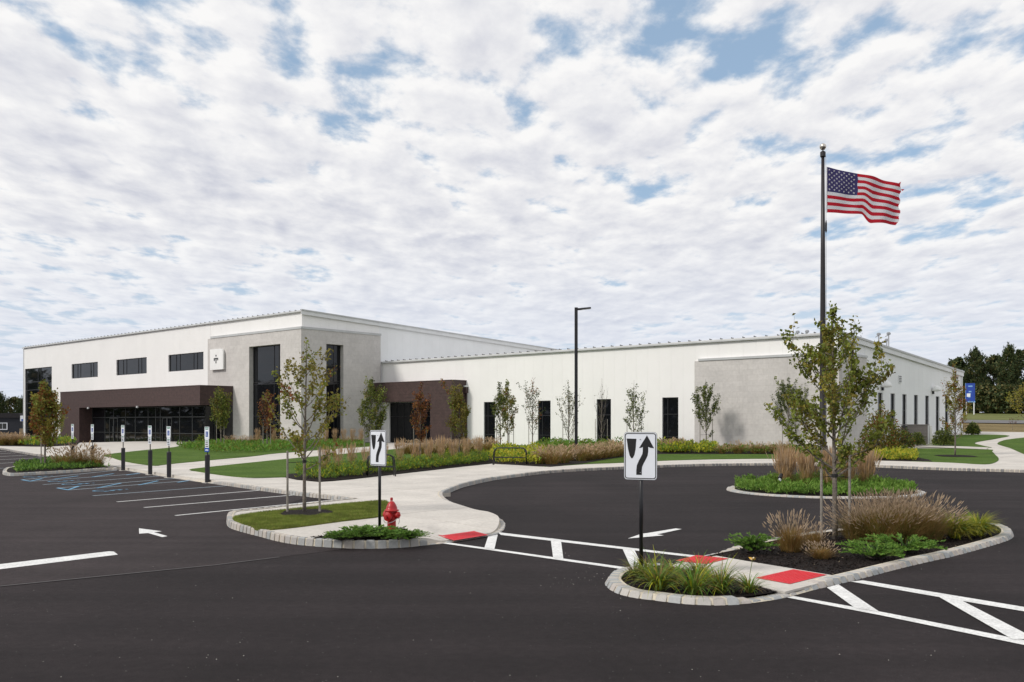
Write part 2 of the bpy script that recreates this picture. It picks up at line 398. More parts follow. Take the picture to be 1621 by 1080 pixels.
def kerb(name, P, h, mat, w=.15, gap=.04, dep=.13, closed=False, side=1, parts=True, hf=None, slope=.02, seed=1, mort=MORT):
    """row of granite setts along P (outer foot of the kerb); side=+1 stones lie to the left of travel"""
    root = link(name, None, None, kind='structure')
    ms = stone_meshes(w, dep, h, mat, 6, seed, slope); r = random.Random(seed)
    st = resample(P, w+gap, closed); big = MB()
    for (x, y, t) in st:
        hh = hf(x, y) if hf else 1.
        ang = math.atan2(t.y, t.x)+(0 if side > 0 else math.pi)+r.uniform(-.03, .03)
        z = T(x, y)-h*(1-hh)
        if parts is True or (callable(parts) and parts(x, y)):
            link('kerb_stone', r.choice(ms), root, (x, y, z), (0, r.uniform(-.01, .01), ang), (r.uniform(.93, 1.07), r.uniform(.96, 1.04), 1))
        else:
            c, s_ = math.cos(ang), math.sin(ang); me = r.choice(ms)
            big.add([(x+c*v.co.x-s_*v.co.y, y+s_*v.co.x+c*v.co.y, z+v.co.z) for v in me.vertices], [tuple(p.vertices) for p in me.polygons], r.randrange(3))
    if big.v:
        q = [M('sett_grey', (.30, .285, .27), .9, .15, 8), M('sett_warm', (.38, .345, .31), .9, .15, 8), M('sett_dark', (.215, .21, .205), .9, .15, 8)]
        big.build('kerb_stone_run', q, root, kind='stuff')
    D = P if closed else P; a = offset(D, side*(.012+slope*.6), closed); b = offset(D, side*(dep+.03), closed); n = len(D); mb = MB()
    H = [(h*(1-(1-hf(*p))) if hf else h)-.008 for p in D]
    a0 = offset(D, side*(slope*.5+.012), closed); a = offset(D, side*(slope+.022), closed)
    vs = [(p[0], p[1], T(*p)-.01) for p in a0]+[(p[0], p[1], T(*p)+q) for p, q in zip(a, H)]+[(p[0], p[1], T(*p)+q) for p, q in zip(b, H)]
    fs = []
    for i in range(n if closed else n-1):
        k = (i+1) % n; fs += [(i, k, n+k, n+i), (n+i, n+k, 2*n+k, 2*n+i)]
    mb.add(vs, fs).build('mortar_bed', mort, root, fix=True)
    return root
# ================================================================== GROUND
def grid_ground():
    def ax(lo, hi, c0, c1, d):
        o = []; v = c0
        while v < c1: o.append(v); v += d
        o.append(c1); v = c1; s = d
        while v < hi: s *= 1.35; v += s; o.append(v)
        v = c0; s = d; q = []
        while v > lo: s *= 1.35; v -= s; q.append(v)
        return q[::-1]+o
    xs = ax(-3000, 3000, -120, 160, 3.); ys = ax(-3000, 3000, 40, 260, 3.)
    mb = MB(); nx = len(xs)
    mb.add([(x, y, T(x, y)-.06) for y in ys for x in xs], [(j*nx+i, j*nx+i+1, (j+1)*nx+i+1, (j+1)*nx+i) for j in range(len(ys)-1) for i in range(nx-1)])
    return mb.build('ground', FIELD, None, kind='structure')
grid_ground()
drive = sheet('driveway', [(-130, -40), (90, -40), (90, 60), (15, 62), (-35, 84), (-60, 118), (-90, 160), (-130, 160)], 0, A1, step=5)
lotP = [(-60, 6.2)]+[G(-300, 958), G(0, 929), G(91, 920), G(340, 895.4), G(442, 882.7), G(546, 869.5)]+[(-2.7, 18.4), (-6, 24), (-6, 40), (-35, 82), (-60, 112), (-100, 150), (-120, 150)]
lot = sheet('parking_lot', lotP, .004, A2, step=4)
# kerb line of the raised walk, traced along its foot
K1 = [(-330, 706.5), (-120, 708.5), (0, 711.7), (33, 718), (66.7, 723.7), (88, 728.7), (120, 733.5), (150, 738.5), (181.7, 743), (200, 745.6), (238, 751.8), (270, 757), (300, 761.5), (333, 765.8), (363, 770), (410, 777), (460, 784), (520, 790.6), (560, 796)]
K1w = [G(*p) for p in K1]
K2 = [(560, 796), (510, 801.5), (460, 807.5), (415, 813), (385, 816), (366, 818), (358.5, 823), (359, 832), (366, 837.5), (385, 843.5), (410, 850), (432, 856), (460, 861.7), (490, 865), (526, 867.6), (563, 868.9), (600, 868.8), (640, 867), (671.7, 864), (706.5, 860.4), (747, 854), (775, 849), (790, 845.5), (799, 839), (801.6, 831), (797, 824), (782, 817.8), (761.5, 814), (731, 804.5), (712, 798), (703, 792), (702, 786.5), (708, 782.5), (719, 777.5), (733, 772), (751.3, 767.3), (781.9, 760.7), (822.6, 755), (863.3, 750.1), (904, 747), (944.8, 744.9), (987.6, 743), (1040, 740.7), (1100, 738.6), (1170, 737.4), (1238, 737.2), (1300, 737.9), (1373, 739.6), (1453.6, 743.3), (1518, 745.6), (1621, 748.5), (1750, 754), (1950, 768), (2300, 800)]
K2w = smooth_path([G(*p) for p in K2], sub=4)
KW = K1w[:-1]+K2w
def flush(x, y):
    """kerb height factor: dropped at the crossing and along the accessible bays"""
    v = VH+CH*FP/y; u = U0+FP*x/y
    f = 1.
    if u < 345 and y > 30: f = .15+.85*ss((u-325)/25) if u > 182 else .15+.85*ss((182-u)/15)
    if y < 27 and u > 655:
        f = min(f, ss((690-u)/30)) if v > 826 else min(f, ss((816-v)/28))
        f = max(f, .12)
    return f
kerb('parking_kerb', K1w, .12, STONE, side=1, hf=flush, parts=lambda x, y: y < 46, seed=3)
i2 = min(range(len(K2w)), key=lambda i: (K2w[i][0]-G(781.9, 760.7)[0])**2+(K2w[i][1]-G(781.9, 760.7)[1])**2)
kerb('island_kerb', K2w[:i2+1], .14, STONE, w=.155, gap=.045, side=1, hf=flush, seed=5)
kerb('turning_loop_kerb', K2w[i2:], .12, STONE, side=1, hf=flush, parts=lambda x, y: y < 37.5 and x < 4, seed=6)
inner = offset(KW, .15)
# raised walk: base sheet, then separate slabs where the photo shows the joints
back = [(75, 60), (75, 74), (60, 80), (47, 92), (20, 130), (-60, 165), (-140, 140)]
raised = inner+back
def walk_h(x, y):
    return .12*1.
walk = sheet('sidewalk', raised, .009, CONJ, step=3, skirt=.0)
def ramp_dz(x, y):     # the walk dips to the crossing
    v = VH+CH*FP/y; u = U0+FP*x/y
    if y < 23 and u > 655: return .12-.092*ss((v-826)/20)*ss((u-668)/36)*(1-.0*u)
    return .12
ex = Vector((.7497, -.6617)); ey = Vector((.6617, .7497)); AO = Vector((-19.8, 87.))
def clip_cell(P, x0, x1, y0, y1):
    def cl(P, ins, inter):
        o = []
        for i in range(len(P)):
            a, b = P[i-1], P[i]
            if ins(b):
                if not ins(a): o.append(inter(a, b))
                o.append(b)
            elif ins(a): o.append(inter(a, b))
        return o
    for k, lim, sg in ((0, x0, 1), (0, x1, -1), (1, y0, 1), (1, y1, -1)):
        if not P: return P
        def inter(a, b):
            t = (lim-a[k])/(b[k]-a[k]); q = [0, 0]; q[k] = lim; q[1-k] = a[1-k]+(b[1-k]-a[1-k])*t; return tuple(q)
        P = cl(P, lambda p: sg*(p[k]-lim) >= -1e-9, inter)
    return P
def wc(p): q = Vector(p)-AO; return (q.dot(ex), q.dot(ey))        # world -> building frame
def cw(p): q = AO+ex*p[0]+ey*p[1]; return (q.x, q.y)
# ---- lawns and beds, traced along their edges
L1 = [(165, 720), (178, 724.5), (192, 729), (215, 733.5), (238, 736.5), (250, 737), (262, 735.2), (327, 728.8), (400, 722.2), (429, 718.5), (470, 715), (507.5, 712), (586, 706.7), (600, 705.9), (604, 701.5), (480, 697), (340, 700), (302, 703.5), (275, 708), (225, 713)]
L2 = [(300, 743.3), (326.7, 739.7), (400, 732), (454.5, 726.5), (528, 720), (615, 712), (645, 709), (651, 706.6), (680, 703), (790, 700), (1100, 709), (1300, 716), (1326, 715), (1440, 707.5), (1437, 709.5), (1559.7, 711.2), (1570, 714.5), (1575.7, 720.2), (1580.5, 725), (1579, 730), (1566, 734.4), (1545, 734.3), (1518, 732.6), (1469.7, 730.8), (1373, 728.2), (1300, 726.7), (1238, 726), (1170, 726.3), (1100, 727.6), (1040, 729.6), (987.6, 732.2), (924.5, 734.6), (871.5, 738.2), (853, 737.6), (820, 735.5), (777.8, 733.3), (730, 738.3), (626.7, 750), (560, 757.5), (526.7, 760.5), (505, 761.8), (470, 758.7), (455, 755.3), (420, 756), (393, 755.8), (367, 753.7), (343, 750.8), (318, 747)]
M2 = [(452, 755), (455, 750.5), (505, 747), (560, 744), (626, 737.5), (700, 727.5), (760, 722), (790, 716), (900, 713), (988, 710), (1100, 710.5), (1326, 716), (1326, 719.3), (1237, 719), (1100, 718.8), (1042, 719), (988, 723), (950, 729), (924, 733.8), (871.5, 738.2), (853, 737.6), (820, 735.5), (777.8, 733.3), (730, 738.3), (626.7, 750), (560, 757.5), (526.7, 760.5), (505, 761.8), (470, 758.7)]
M2b = [(1326, 728), (1326, 717), (1420, 711.5), (1432, 716), (1440, 722), (1470, 727.5), (1476, 730.6), (1373, 727.9)]
L4 = [(1440, 706), (1559.7, 708.3), (1560, 706.5), (1542, 700.9), (1570, 695.5), (1598, 689.8), (1560, 688), (1500, 690), (1470, 700), (1440, 704)]
L5 = [(1579, 702), (1586, 698), (1600, 695.2), (1640, 692), (1760, 690), (1900, 705), (1760, 740), (1700, 738), (1650, 729), (1621, 718.6), (1600, 709.5), (1586, 705)]
L0 = [(-330, 704), (-60, 705.3), (0, 705.8), (66.7, 706.9), (90, 706), (113, 704.6), (123, 703), (123, 697), (60, 690), (41, 691), (0, 692), (-330, 692)]
LI2 = [(563, 796.3), (510, 801.2), (460, 806.5), (415, 811), (385, 815.5), (371, 818.5), (368.5, 822.5), (377, 827.5), (395, 833.5), (417, 838.3), (470, 833.8), (540, 824.5), (608, 816), (613, 806), (611, 793.5)]
MI2 = [(489, 851), (530, 845), (560, 841), (600, 837.5), (640, 835.5), (650, 843), (657, 850.5), (645, 852.3), (625, 853.6), (600, 854.2), (565, 854), (525, 852.6)]
lawns = {}
for nm, P, mt in (('lawn', L1, LAWN), ('lawn', L2, LAWN), ('lawn', L4, LAWN), ('lawn', L5, LAWN), ('planting_bed', L0, MULCH), ('lawn', LI2, LAWN2)):
    w = PX(P, .14); w = smooth_path(w, True, 3)
    lawns[len(lawns)] = w
    sheet(nm, w, .145, mt, step=2., skirt=.04)
bedP = {}
for nm, P in (('M2', M2), ('M2b', M2b), ('MI2', MI2)):
    w = PX(P, .15); bedP[nm] = w
    sheet('planting_bed', w, .155 if nm != 'MI2' else .14, MULCH, step=2., skirt=.04)
W4 = PX([(1437, 704.5), (1437.5, 707.2), (1500, 709.3), (1562, 711.8), (1564, 708.6), (1500, 706.2)], .15)
cells = 0
for i in range(-60, 80):
    for j in range(-60, 30):
        s = 1.83; g = .010
        ce = cw(((i+.5)*s, (j+.5)*s))
        if not (8 < ce[1] < 62): continue
        u = U0+FP*ce[0]/ce[1]
        if u < -80 or u > 1750: continue
        cnr = [cw((a*s, b*s)) for a, b in ((i, j), (i+1, j), (i+1, j+1), (i, j+1))]
        if any(all(inpoly(*c, w) for c in cnr) and inpoly(*ce, w) for w in lawns.values()): continue
        if min((ce[0]-p[0])**2+(ce[1]-p[1])**2 for p in inner) > 3 and not inpoly(*ce, raised): continue
        P = clip_cell([wc(p) for p in raised], i*s+g, (i+1)*s-g, j*s+g, (j+1)*s-g)
        P = [p for k, p in enumerate(P) if (Vector(p)-Vector(P[k-1])).length > 1e-3]
        if len(P) < 3: continue
        ar = abs(sum(P[k-1][0]*P[k][1]-P[k][0]*P[k-1][1] for k in range(len(P))))/2
        if ar < .02: continue
        P = [cw(p) for p in P]; n = len(P)
        V = [Vector(p) for p in P]; bd = range(n)
        if ce[1] < 24:
            P = dens_path(P, .45); n = len(P); V = [Vector(p) for p in P]
            V += [Vector(cw((i*s+.2+.28*a, j*s+.2+.28*b))) for a in range(6) for b in range(6)]; V = V[:n]+[q for q in V[n:] if inpoly(q.x, q.y, P)]
        vo, _, fo, ov, _, _ = delaunay_2d_cdt(V, [], [list(range(n))], 1, 1e-4)
        vo = [tuple(q) for q in vo]; fo = [f for f in fo if inpoly(sum(vo[k][0] for k in f)/3, sum(vo[k][1] for k in f)/3, raised)]
        if not fo: continue
        mb = MB(); hz = rnd.uniform(-.0015, .0015)
        mb.add([(a, b, T(a, b)+ramp_dz(a, b)+hz) for a, b in vo], [tuple(f) for f in fo])
        eg = {}
        for f in fo:
            for k in range(3): e = (f[k-1], f[k]); eg[tuple(sorted(e))] = eg.get(tuple(sorted(e)), 0)+1
        m = len(vo); mb.v += [(a, b, T(a, b)-.02) for a, b in vo]
        for (e0, e1), c in eg.items():
            if c == 1: mb.f.append((e0, e1, e1+m, e0+m)); mb.m.append(0)
        o = mb.build('paving_slab', CON, walk, fix=False); cells += 1
        if o.data.polygons[0].normal.z < 0: o.data.flip_normals()
# far part of the walk in one piece
far = [cw(p) for p in clip_cell([wc(p) for p in raised], -200, 200, -200, 200)]
sheet('sidewalk', [p for p in clip_cell(raised, -200, 200, 61.2, 400)], .115, CON, step=3)
sheet('sidewalk', W4, .165, CON, step=3)
def strip(name, a, b, w, mat, dz, parent, cut=None):
    a = Vector(a); b = Vector(b); t = (b-a).normalized(); n = Vector((-t.y, t.x))*w/2
    P = [a-n, b-n, b+n, a+n]; return MB().add([(p.x, p.y, dz+T(p.x, p.y)) for p in P], [(0, 1, 2, 3)]).build(name, mat, parent)
def mark(name, pts, mat, parent, dz=.008):
    w = [G(*p) for p in pts]; tri = tessellate_polygon([[Vector((a, b, 0)) for a, b in w]])
    o = MB().add([(a, b, dz+T(a, b)) for a, b in w], [tuple(t) for t in tri]).build(name, mat, parent, fix=True)
    if o.data.polygons[0].normal.z < 0: o.data.flip_normals()
    return o
def pline(name, a, b, w, mat, parent, dz=.008): return strip(name, G(*a), G(*b), w, mat, dz, parent)
# parking bay lines
for a, b in (((277.5, 816.7), (528, 791.9)), ((228, 804), (464, 784.3)), ((185, 795), (410, 776.8))): pline('bay_line', a, b, .10, WPAINT, lot)
for a, b in (((146.7, 785.3), (360, 769.3)), ((68, 767.6), (252, 754)), ((109, 776.3), (298, 761.4)), ((90.8, 772.9), (277, 757.8)), ((49, 762.5), (222, 750.2)), ((34, 760), (185, 744.8))):
    pline('bay_line', a, b, .09, GPAINT, lot)
for a, b in (((90.8, 773.1), (109, 776.3)), ((109, 775.6), (125, 770)), ((153, 773.3), (191.7, 765.4)), ((220, 768.3), (250, 761.8)), ((281, 764.2), (299, 761.2)), ((34, 760), (49, 762.5)), ((49, 762), (67, 758.2)), ((85, 759.2), (124, 753.8)), ((145, 755.8), (180, 750.2)), ((200, 752.5), (221, 749.4))):
    pline('aisle_hatch_line', a, b, .10, BPAINT, lot, .011)
for k, (a, b) in enumerate((((-60, 718.7), (10, 714.6)), ((-70, 722.3), (25, 717.2)), ((-80, 727), (43, 720.9)), ((-90, 732.2), (68, 724.9)), ((-110, 739.5), (86, 729.4)), ((-100, 747.5), (6, 741.5)))):
    pline('bay_line', a, b, .11, WPAINT if k < 5 else GPAINT, lot)
for k in range(2, 5): strip('paving_seam', lotP[k], lotP[k+1], .03, A3, .009, lot)
def access_symbol(u, v):
    x, y = G(u, v); mb = MB(); c, s = ey.x, ey.y
    def q(a, b, w):
        a = Vector(a); b = Vector(b); t = (b-a).normalized(); n = Vector((-t.y, t.x))*w/2; P = [a-n, b-n, b+n, a+n]
        mb.add([(x+ex.x*p.x+ey.x*p.y, y+ex.y*p.x+ey.y*p.y, .013) for p in P], [(0, 1, 2, 3)])
    for k in range(9):
        t0 = R(150+k*28); t1 = R(150+(k+1)*28); q((.28*math.cos(t0), .28*math.sin(t0)-.25), (.28*math.cos(t1), .28*math.sin(t1)-.25), .07)
    q((-.05, .1), (-.05, .42), .09); q((-.05, .02), (.22, .02), .08); q((.22, .02), (.38, -.38), .08); q((-.05, .25), (.2, .25), .07); q((-.09, .55), (.0, .55), .1)
    mb.build('accessible_symbol', BPAINT, lot)
for p in ((175, 776.8), (124, 766.6), (101, 762), (60, 755)): access_symbol(*p)
mark('direction_arrow', [(220, 837), (256.7, 841.8), (243.8, 843.2), (265, 849.5), (256.7, 851.1), (234.5, 844.6), (220.3, 845.6)], WPAINT, lot)
mark('stop_line', [(-150, 911.5), (0, 894), (172, 873.6), (180, 874), (186.7, 878.8), (0, 902), (-150, 921)], WPAINT, lot)
mark('direction_arrow', [(993.7, 853.3), (1016, 845.5), (1024, 844.7), (1069.6, 837.2), (1079, 838.3), (1040, 846.7), (1051, 848.2)], WPAINT, drive)
for q in ([(788, 843.2), (1112, 881.5), (1106, 884), (793, 847.6)], [(700, 860.9), (711, 859.8), (1002, 900.5), (996, 903.4), (767, 870.4)],
          [(1347, 921.6), (1366, 919.7), (1700, 975), (1700, 982.2), (1483, 945.6)], [(1246, 947), (1256, 944.6), (1400, 970.6), (1800, 1050), (1800, 1059.5), (1390, 974.3)]):
    mark('crosswalk_line', q, WPAINT, drive)
for q in ([(772.7, 850.2), (788, 847.3), (782.5, 871), (766.6, 868.6)], [(871.5, 853.2), (887.8, 855.2), (891.9, 886.5), (875.6, 884)], [(984.4, 867.8), (1003.9, 870.5), (1018, 901), (999, 899.5)],
          [(1309, 931.5), (1327.3, 926.5), (1392, 970), (1353, 963.8)], [(1483, 944.5), (1521, 951.5), (1640, 1013), (1603, 1014)]):
    mark('crosswalk_bar', q, WPAINT, drive, .012)
# front island -------------------------------------------------------------
FI = [(954.8, 926.5), (956, 919.5), (964, 912), (978, 906.8), (999, 902.5), (1030, 897.5), (1066, 891.3), (1110.4, 880.4), (1153, 871.5), (1200, 861), (1260, 850.5), (1330, 842), (1420, 836), (1500, 832.5), (1560, 832.8), (1590, 836), (1604, 841.5), (1608, 848.5), (1600, 855.6), (1563.6, 867.3), (1511.7, 881.6), (1459.7, 893.2), (1407.8, 906.2), (1355.8, 919.7), (1303.9, 932.2), (1252, 947), (1200, 955.6), (1150, 959.3), (1106.7, 958.8), (1069.6, 956), (1032.6, 951.3), (995.6, 946.3), (967.8, 937.5)]
FIw = smooth_path([G(*p) for p in FI], True, 4)
a_ = sum(FIw[i-1][0]*FIw[i][1]-FIw[i][0]*FIw[i-1][1] for i in range(len(FIw)))
if a_ < 0: FIw = FIw[::-1]
def fflush(x, y):
    u = U0+FP*x/y; v = VH+CH*FP/y
    if v > 905: d = min(abs(u-1240), 400); return .35+.65*ss((d-35)/40)
    d = abs(u-1090); return .3+.7*ss((d-35)/40)
kerb('front_island_kerb', FIw, .080, STONEP, w=.145, gap=.045, dep=.22, closed=True, side=1, hf=fflush, slope=.065, seed=9)
FIi = offset(FIw, .22, True)
isl = sheet('front_island', FIi, .05, MULCH, step=.6)
path = PX([(1058, 895.5), (1100, 886.5), (1134, 880), (1183, 888.6), (1240, 897.9), (1336, 914), (1300, 922.5), (1243, 937), (1225, 934), (1206.7, 928.7), (1150, 914)], .06)
fp = sheet('crossing_path', path, .062, CON, step=.6, skirt=.03)
mark('tactile_pad', [(1196, 922.5), (1256, 908.6), (1309, 917.6), (1250.6, 932.6)], RED, fp, .068)
mark('tactile_pad', [(1069, 894.5), (1103, 885.5), (1154, 891), (1117.8, 900)], RED, fp, .068)
pad = [(693.2, 848.3), (750.3, 840.6), (773.7, 846.7), (718.7, 855.5)]
pw = [G(*p, .045) for p in pad]
o = MB(); nP = 16
vs = []
for i in range(nP+1):
    for j in range(nP+1):
        a = Vector(pw[0]).lerp(Vector(pw[1]), i/nP); b = Vector(pw[3]).lerp(Vector(pw[2]), i/nP); q = a.lerp(b, j/nP); vs.append((q.x, q.y, T(q.x, q.y)+ramp_dz(q.x, q.y)+.016))
o.add(vs, [(i*(nP+1)+j, i*(nP+1)+j+1, (i+1)*(nP+1)+j+1, (i+1)*(nP+1)+j) for i in range(nP) for j in range(nP)])
o = o.build('tactile_pad', RED, walk)
if o.data.polygons[0].normal.z < 0: o.data.flip_normals()
def domes(q, zf, parent):
    mb = MB(); A_, B_, C_, D_ = [Vector(p) for p in q]; nx = int((B_-A_).length/.062); ny = int((D_-A_).length/.062)
    for i in range(nx):
        for j in range(ny):
            u_, v_ = (i+.5)/nx, (j+.5)/ny; p = (A_.lerp(B_, u_)).lerp(D_.lerp(C_, u_), v_); z = zf(p.x, p.y); r_ = .018
            mb.add([(p.x+r_*math.cos(k*1.0472), p.y+r_*math.sin(k*1.0472), z) for k in range(6)]+[(p.x+r_*.6*math.cos(k*1.0472), p.y+r_*.6*math.sin(k*1.0472), z+.006) for k in range(6)], [(k, (k+1) % 6, (k+1) % 6+6, k+6) for k in range(6)]+[(6, 7, 8, 9, 10, 11)])
    mb.build('tactile_domes', RED, parent, kind='stuff')
domes([G(*p) for p in [(1203, 922), (1256, 910), (1303, 917.7), (1250.6, 931)]], lambda x, y: .069, fp)
domes([G(*p) for p in [(1075, 894.3), (1103, 886.6), (1148, 891.2), (1117.8, 898.7)]], lambda x, y: .069, fp)
domes([G(*p, .045) for p in [(699, 848.6), (750.3, 841.7), (768, 846.7), (718.7, 854.3)]], lambda x, y: T(x, y)+ramp_dz(x, y)+.017, walk)
# flagpole circle ----------------------------------------------------------
CC = (9.87, 29.3)
CR = [(CC[0]+3.0*math.cos(R(k*5)), CC[1]+3.0*math.sin(R(k*5))) for k in range(72)]
kerb('flag_circle_kerb', CR, .055, STONEP, w=.165, gap=.02, dep=.24, closed=True, side=1, slope=.02, seed=12)
sheet('flag_circle', offset(CR, .24, True), .045, MULCH, step=1)
# small left island
I1 = [(8, 744.8), (20, 742.5), (50, 736), (97, 731), (140, 737), (186, 744), (167, 745), (133, 747.3), (83, 750.5), (33, 753.5), (12, 753.6), (3.5, 750.5)]
I1w = smooth_path([G(*p) for p in I1], True, 3)
if sum(I1w[i-1][0]*I1w[i][1]-I1w[i][0]*I1w[i-1][1] for i in range(len(I1w))) < 0: I1w = I1w[::-1]
kerb('bay_island_kerb', I1w, .12, STONEP, closed=True, side=1, seed=14)
sheet('bay_island', offset(I1w, .14, True), .10, MULCH, step=1.5)
# far ground: road, verges
sheet('far_road', [G(1480, 669.6), G(1530, 669.6), G(1621, 671), G(1900, 674), G(1900, 669), G(1621, 666), G(1530, 665.2), G(1480, 664.9)], .05, A3, step=8)
sheet('grass_verge', [G(1440, 664.8), G(1530, 665.0), G(1621, 665.8), G(1900, 668.5), (190, 300), (40, 300)], .02, VERGE, step=8)
sheet('grass_verge', [(-330, 262), (-20, 262), (-20, 400), (-330, 400)], .03, LAWN2, step=14)
sheet('far_driveway', [G(-200, 692), G(0, 691.5), G(30, 690), G(60, 689), G(60, 685.5), G(0, 685.5), G(-200, 686)], .04, A3, step=8)
def edging():
    mb = MB()
    for a, b in (((23, 685.6), (31, 687)), ((31, 687), (41, 688.2)), ((-60, 685), (23, 684.6))):
        a = G(*a); b = G(*b); t = (Vector(b)-Vector(a)).normalized(); n = Vector((-t.y, t.x))*.5
        q = [(a[0], a[1]), (b[0], b[1]), (b[0]+n.x, b[1]+n.y), (a[0]+n.x, a[1]+n.y)]
        mb.hexa([(x, y, T(x, y)-.1) for x, y in q], [(x, y, T(x, y)+.28) for x, y in q])
    mb.build('far_kerb', CON, None, kind='structure')
edging()
# ================================================================== BUILDING (frame: x along the long fronts, y into the building)
BR = math.atan2(ex.y, ex.x)
bld = thing('office_building', 'long white metal-panelled office building with grey block corner tower and brown entrance portals', 'building', (AO.x, AO.y, 0), BR)
WY = 9.7; WX = 47.45
zt_tall = lambda y: 12.62-.039*y
zt_wing = lambda y: 8.22-.0552*(y-WY)
def wall(name, mapf, length, ztop, openings, pw, mat, parent, z0=-1.2, t=.25, gap=.006, zcut=None):
    """mapf(s, d, z) -> xyz, d = depth behind the face; each panel is a mesh with the openings cut out"""
    n = max(1, round(length/pw)); w = length/n
    for i in range(n):
        a, b = i*w+gap/2, (i+1)*w-gap/2
        cuts = sorted({a, b} | {q for o in openings for q in o[:2] if a < q < b}); mb = MB()
        for c, d in zip(cuts, cuts[1:]):
            m = (c+d)/2; iv = [(z0, None)]
            for (s0, s1, q0, q1) in openings:
                if s0 <= m <= s1:
                    nv = []
                    for lo, hi in iv:
                        if hi is not None and hi <= q0: nv.append((lo, hi)); continue
                        if q0 > lo: nv.append((lo, q0))
                        nv.append((q1, hi))
                    iv = nv
            if len(iv) > 1 and len(cuts) == 2:
                for lo, hi in iv[:-1]:
                    MB().hexa([mapf(c, 0, lo), mapf(d, 0, lo), mapf(d, t, lo), mapf(c, t, lo)], [mapf(c, 0, hi), mapf(d, 0, hi), mapf(d, t, hi), mapf(c, t, hi)]).build(name, mat, parent, fix=True)
                iv = iv[-1:]
            for lo, hi in iv:
                hc, hd = (hi, hi) if hi is not None else (ztop(c), ztop(d))
                mb.hexa([mapf(c, 0, lo), mapf(d, 0, lo), mapf(d, t, lo), mapf(c, t, lo)], [mapf(c, 0, hc), mapf(d, 0, hd), mapf(d, t, hd), mapf(c, t, hc)])
        if mb.v: mb.build(name, mat, parent, fix=True)
def window(x0, x1, z0, z1, mapf, vs=(), hs=(), fr=.07, dep=.12, fm=FRAME, parent=bld, name='window'):
    """frame mesh with separate panes; vs / hs = mullion positions as fractions"""
    mb = MB(); bx = lambda a, b, c, d, q0, q1: mb.hexa([mapf(a, q0, c), mapf(b, q0, c), mapf(b, q1, c), mapf(a, q1, c)], [mapf(a, q0, d), mapf(b, q0, d), mapf(b, q1, d), mapf(a, q1, d)])
    bx(x0, x0+fr, z0, z1, dep, dep+.09); bx(x1-fr, x1, z0, z1, dep, dep+.09); bx(x0+fr, x1-fr, z0, z0+fr, dep+.002, dep+.088); bx(x0+fr, x1-fr, z1-fr, z1, dep+.002, dep+.088)
    X = [x0+fr]+[x0+(x1-x0)*v for v in vs]+[x1-fr]; Z = [z0+fr]+[z0+(z1-z0)*v for v in hs]+[z1-fr]
    for v in X[1:-1]: bx(v-fr/2, v+fr/2, z0+fr, z1-fr, dep+.004, dep+.086)
    for v in Z[1:-1]: bx(x0+fr, x1-fr, v-fr/2, v+fr/2, dep+.01, dep+.08)
    f = mb.build(name, fm, parent, fix=True)
    for a, b in zip(X, X[1:]):
        for c, d in zip(Z, Z[1:]):
            e = rnd.uniform(-.006, .006)
            mb = MB(); mb.add([mapf(a, dep+.04+e, c), mapf(b, dep+.04, c), mapf(b, dep+.04, d), mapf(a, dep+.04-e, d), mapf(a, dep+.055, c), mapf(b, dep+.055, c), mapf(b, dep+.055, d), mapf(a, dep+.055, d)], [(0, 1, 2, 3), (7, 6, 5, 4)])
            mb.build('pane', GLASS, f, fix=True)
    return f
F0 = lambda s, d, z: (s-65.55, d, z)                 # tall block front
S0 = lambda s, d, z: (-d, s, z)                      # tall block side
FW = lambda s, d, z: (s, WY+d, z)                    # low wing front
SW = lambda s, d, z: (WX-d, s, z)                    # low wing side
ofs = 65.55
W3 = [(-50.03, -42.5), (-37.53, -30.0), (-25.0, -17.57)]
op = [(a+ofs, b+ofs, 7.82, 9.7) for a, b in W3]+[(.35, -56.18+ofs, -1.2, 9.65)]
wall('wall_panel', F0, ofs-16.2, lambda s: 12.62, op, 1.07, WALL, bld)
wall('wall_panel', lambda s, d, z: (s-16.2, .02+d, z), 16.2, lambda s: 12.62, [], 1.08, WALL, bld, z0=11.0)
wall('wall_panel', lambda s, d, z: (-.02-d, s, z), 9.5, lambda s: zt_tall(s), [], 1.06, WALL, bld, z0=11.0)
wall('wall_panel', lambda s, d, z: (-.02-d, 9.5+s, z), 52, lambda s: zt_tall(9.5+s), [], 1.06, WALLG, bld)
wall('wall_panel', lambda s, d, z: (-65.55+d, s, z), 61, lambda s: zt_tall(s), [], 1.1, WALL, bld, z0=-1.5)
for a, b in W3: window(a, b, 7.82, 9.7, lambda s, d, z: (s, d, z), (.2, .31, .7, .8))
window(-65.2, -56.18, -.9, 9.65, lambda s, d, z: (s, d, z), (.47, .58), (.19, .37, .54, .715, .82), fr=.09)
# block tower
TP = .3
cap_z = 10.95
wall('tower_panel', lambda s, d, z: (s-16.2, -TP+d, z), 16.5, lambda s: cap_z, [(-8.41+16.2, -3.07+16.2, -1.2, 9.71)], 5.5, BLOCK, bld, t=.5)
wall('tower_panel', lambda s, d, z: (TP-d, s-TP, z), 9.7+TP-.3, lambda s: cap_z, [(2.6+TP, 4.66+TP, -1.2, 9.71)], 4.7, BLOCK, bld, t=.5)
wall('tower_panel', lambda s, d, z: (-16.2+d, s-TP, z), TP+.05, lambda s: cap_z, [], 2, BLOCK, bld, t=.2)
window(-8.4, -3.08, -.2, 9.7, lambda s, d, z: (s, -TP+.42+d, z), (.1, .68, .83), (.12, .3, .62, .64), fr=.08, dep=.05)
window(2.61, 4.65, -.2, 9.7, lambda s, d, z: (TP-.42-d, s, z), (.62,), (.3, .62, .64), fr=.08, dep=.05)
mb = MB(); mb.box(-15.6, TP+.06, -TP-.06, -.02, cap_z, cap_z+.22); mb.build('tower_coping', TRIM, bld)
